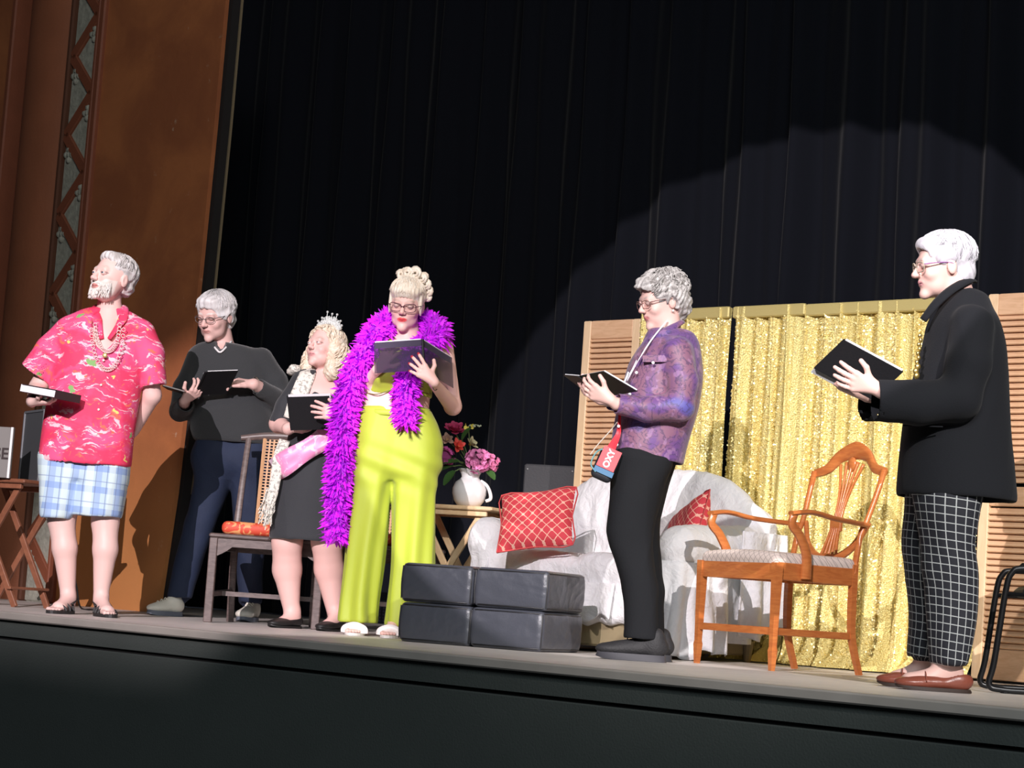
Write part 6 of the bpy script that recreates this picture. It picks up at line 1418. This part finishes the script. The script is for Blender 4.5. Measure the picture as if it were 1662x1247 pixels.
    mrd = mat('pouch_red', (.72, .012, .03), .45); mbk = mat('pouch_black', (.02, .022, .028), .6); mbl = mat('pouch_blue', (.05, .16, .30), .6)
    c = J(986, 750, -.15); ax = nrm(J(1000, 712, -.14) - J(974, 770, -.16)); R = frame3(np.cross(ax, (0, 1, 0)), ax); f = rbox(c - ax * .015, (.047, .070, .028), .022, R)
    po = sdf_obj('pouch', f, c - .14, c + .14, .005, mbk, o, base)
    sl_ = MB(); xx = R[:, 0]; fr = np.array([0, -1, 0.]); ctr = c + ax * .012 + fr * .033
    slab(sl_, ctr - xx * .040 - ax * .046, xx * .080, ax * .092, fr * .004); sl_.build('pouch_label', mrd, po, base)
    slab(MB(), ctr - xx * .044 - ax * .072, xx * .086, ax * .024, fr * .003).build('blue_panel', mbl, po, base)
    MB().sweep([ctr + ax * .04 + fr * .0 + xx * .01, J(1003, 706, -.15), J(1005, 690, -.15), J(1006, 670, -.14)], [.022, .012, .008, .006], [.004], n=6, up=(0, -1, 0)).build('pouch_strap', mrd, po, base)
    MB().sweep([ctr + ax * .04 + xx * .02, ctr + xx * .058 + ax * .01, ctr + xx * .062 - ax * .05, ctr + xx * .03 - ax * .075], .003, n=5).build('elastic_cord', mat('elastic_teal', (.12, .35, .38), .6), po, base)
    text_obj('lettering', 'OXY', .038, mat('letter_white', (.9, .9, .9), .5), ctr + fr * .0045, ax, np.cross(fr * -1, ax) if False else np.cross((0, -1, 0), ax), po, base, depth=.0006, bold=.0012)
    folder_open('open black folder read by the smiling woman in the purple jacket', J(938, 611, -.04), J(992, 643, -.10), J(914, 609, .12), J(979, 603, -.26), (.4, .3, 1), sp2=(.10, .05, -.06))
    return o
woman_purple()

# ------------------------------------------------------------ 6  woman in the long black coat
def woman_coat():
    Z = 7.9; J = lambda x, y, dz=0: P(x, y, Z + dz); base = (J(1515, 1115)[0], Z, 0)
    H = Head(J(1530, 432, 0), 82, -8, 3, 1.04, lid=.75, jaw=1.0, nose=1.15, chin=1.1)
    hL, cL, _ = hand(J(1424, 634, -.27), (-.93, .0, .30), (.15, .85, .35), (.25, -.2, .95), curl=(10, 16, 12), sc=1.02, thumb=(.8, .6, .15), spread=6)
    hR, cR, _ = hand(J(1400, 640, .10), (-.90, -.05, .20), (.1, -.25, .95), (0, .8, .5), curl=(20, 30, 20), sc=.95)
    legs = [*limb([J(1530, 790, -.07), J(1535, 920, -.08), J(1530, 1070, -.08)], [.11, .075, .042]), *limb([J(1520, 790, .10), J(1508, 920, .11), J(1500, 1060, .11)], [.11, .075, .042])]
    body = union([
        (rc(J(1555, 560), J(1545, 760), .11, .12), .05), (rc(J(1565, 530, -.11), J(1565, 530, .11), .06, .06), .05), (rc(J(1548, 450, .0), J(1562, 520, .0), .055, .070), .03), (H.fn, .02),
        *[(g, .02) for g in limb([J(1572, 540, -.17), J(1560, 650, -.20), J(1432, 636, -.265)], [.055, .043, .027])], (hL, .012),
        *[(g, .02) for g in limb([J(1555, 540, .17), J(1540, 650, .20), J(1408, 642, .12)], [.055, .043, .027])], (hR, .012),
        *[(g, .02) for g in legs], *foot(P(1440, 1112, Z - .1), P(1570, 1118, Z - .08))[:2], *foot(P(1420, 1098, Z + .15), P(1520, 1100, Z + .12))[:2]], .02)
    pc = paint_head(H, SKIN * [1.0, .95, .92], lips=(.60, .26, .28), brow=(.6, .52, .48))
    o = make_body('person', body, [bx(H.c + [0, 0, -.02], .19), bx(cL, .14), bx(cR, .12), (J(1400, 1130, -.25) * [1, 1, 0] + [0, 0, -.003], J(1600, 1050, .3), .005)], (base[0] - .45, Z - .4, -.01), (base[0] + .5, Z + .4, 1.80), pc, base, 'white-haired woman in a long black coat, plaid trousers and loafers, reading in profile')
    make_eyes(H, o, base, (0, -.3))
    mh = m_hair('hair_white_short', (.48, .46, .50), (.70, .68, .73), sc=(40, 40, 12))
    hair = make_hair(H, o, base, mh, [ell((0, -.022, .044), (.084, .106, .086)), ell((0, .045, .078), (.060, .045, .034)), ell((0, -.06, -.025), (.070, .055, .065)), ell((0, -.055, -.07), (.05, .035, .04)), ell((.068, .010, .030), (.014, .03, .03)), ell((-.068, .010, .030), (.014, .03, .03))],
                     [ell((0, .095, -.012), (.085, .056, .080)), ell((0, .055, -.085), (.2, .085, .070)), ell((.088, -.004, -.016), (.02, .024, .034)), ell((-.088, -.004, -.016), (.02, .024, .034))], disp=lambda q: .0022 * np.sin(q[:, 1] * 130 + 3 * np.sin(q[:, 2] * 40 + q[:, 0] * 30)), h=.004)
    strands(H, hair, base, mh, (0, -.020, .043), (.084, .107, .086), 190, (-PI, PI), lambda a, r: (r.uniform(.1, .5), .85 if abs(a) < .7 else 1.25 if abs(a) < 1.6 else r.uniform(1.5, 2.1)), curl=.003, r=.0026, seed=17)
    mtm = mat('temple_violet', (.30, .10, .35), .3, var=.8, vscale=150); glasses(H, o, base, (.45, .38, .30), w_=.025, h_=.018, tmat=mtm, rr=.0019)
    mS = mat('coat_black', (.009, .010, .013), .9, spec=.25, sheen=.04, bump=.15, bscale=200)
    tor = Loft(Z, [(470, 1548, 1592, .06, .0), (480, 1530, 1604, .095), (500, 1516, 1612, .14), (530, 1504, 1625, .185), (570, 1496, 1632, .205), (620, 1482, 1634, .205), (680, 1468, 1638, .205), (740, 1460, 1643, .21), (790, 1456, 1647, .215), (812, 1456, 1648, .215)], hollow=.10, n=2.1)
    sl = tube([J(1578, 530, -.17), J(1572, 590, -.215), J(1556, 648, -.225), J(1490, 655, -.235), J(1420, 650, -.25)], [.078, .082, .082, .080, .074], hollow=.06)
    sr = tube([J(1555, 530, .17), J(1540, 590, .21), J(1530, 650, .22), J(1470, 655, .17), J(1405, 655, .12)], [.075, .075, .072, .070, .066], hollow=.06)
    f = union([tor, (sl, .02), (sr, .02), ('-', rc(J(1545, 445, 0), J(1552, 492, 0), .058, .058), .006), ('-', ell(J(1508, 500, 0), (.045, .05, .09)), .006)], .02)
    ct = garment('coat', f, (base[0] - .35, Z - .4, .62), (base[0] + .45, Z + .45, 1.66), mS, o, base, h=.006, disp=lambda V: folds(V, .006, 71, 12, 8))
    MB().sweep([J(1498, 520, -.10), J(1520, 492, -.11), J(1545, 470, -.095), J(1572, 455, -.04), J(1580, 456, .03)], [.016, .020, .020, .016], [.008], n=8, up=(0, -.6, .8)).build('collar', mS, ct, base, smooth=True)
    slab(MB(), J(1465, 690, -.215), J(1530, 692, -.235) - J(1465, 690, -.215), (0, 0, -.004), (0, -.004, 0)).build('pocket_welt', mS, ct, base)
    mgd = mat('jewel_gold', (.80, .58, .18), .25, .9); q = MB()
    for i in range(10): q.ball(J(1493 - i * .8 + (i % 2) * 2, 545 + i * 7.2, -.13 - i * .004), (.008, .005, .010) if i < 7 else (.012, .006, .013), n=7, m=5)
    q.build('gold_necklace', mgd, o, base, smooth=True)
    b = MB()
    for i in range(5): b.ball(J(1425 + i * 5, 676 - abs(i - 2), -.20), .005, n=7, m=5)
    b.build('bracelet', mgd, o, base, smooth=True)
    mp = m_lattice('windowpane_plaid', (.012, .013, .020), (.42, .44, .44), .030, .055, diag=False)
    l1 = Loft(Z, [(780, 1485, 1600, .13, -.07), (830, 1490, 1590, .125, -.08), (880, 1500, 1583, .11, -.08), (930, 1508, 1586, .10, -.08), (1000, 1510, 1585, .09, -.08), (1060, 1512, 1574, .085, -.08), (1082, 1515, 1569, .08, -.08)], hollow=.03)
    l2 = Loft(Z, [(780, 1470, 1570, .13, .10), (830, 1469, 1560, .125, .11), (880, 1464, 1545, .11, .11), (930, 1468, 1540, .10, .11), (1000, 1475, 1540, .09, .11), (1050, 1473, 1530, .085, .11), (1070, 1472, 1527, .08, .11)], hollow=.03)
    def pat(V):
        a, ra = l1.pat(V); b_, rb_ = l2.pat(V); a = np.where(ra < rb_, a, b_ + .011); return np.stack([a, V[:, 2] + .012 * np.sin(a * 9), V[:, 2]], 1)
    garment('plaid_trousers', union([l1, (l2, .006), (cover(legs, .10, .98, .006), .01)], .02), (base[0] - .3, Z - .3, .03), (base[0] + .4, Z + .4, .95), mp, o, base, h=.0055, disp=lambda V: folds(V, .004, 81, 16, 14), pat=pat)
    mlo = mat('loafer_leather', (.24, .065, .04), .35, bump=.1, bscale=60); mls = mat('loafer_sole', (.04, .025, .02), .5)
    for t_, h_ in ((P(1452, 1117, Z - .10), P(1577, 1120, Z - .10)), (P(1423, 1104, Z + .14), P(1530, 1106, Z + .10))):
        s_ = shoe('shoe', t_, h_, o, base, mlo, wd=.045, hgt=.062, soleh=.014, sole=mls, low=True)
        t2, h2 = np.array(t_) * [1, 1, 0], np.array(h_) * [1, 1, 0]; d = nrm(t2 - h2); sd = np.array([-d[1], d[0], 0]); c = h2 + d * np.linalg.norm(t2 - h2) * .62
        MB().sweep([c - sd * .040 + [0, 0, .030], c - sd * .022 + [0, 0, .056], c + [0, 0, .064], c + sd * .022 + [0, 0, .056], c + sd * .040 + [0, 0, .030]], [.008], [.003], n=6, up=tuple(d)).build('strap', mlo, s_, base)
    a_ = J(1322, 598, -.13); b_ = J(1370, 552, -.20); c_ = J(1466, 604, -.16)
    folder_closed('open black folder with pale pages sticking out, held by woman in black coat', a_, b_ - a_, c_ - b_, .012, flip=1, spine=False)
    slab(MB(), (0, 0, 0), J(1358, 618, -.12) - J(1322, 598, -.13), J(1362, 560, -.20) - J(1316, 603, -.12), (0, 0, -.003)).tr(J(1316, 603, -.095) - J(1322, 598, -.13)).build('loose_page', mat('page_grey', (.55, .55, .55), .7), bpy.data.objects[[x.name for x in bpy.data.objects if x.name.startswith('script_folder')][-1]])
    return o
woman_coat()
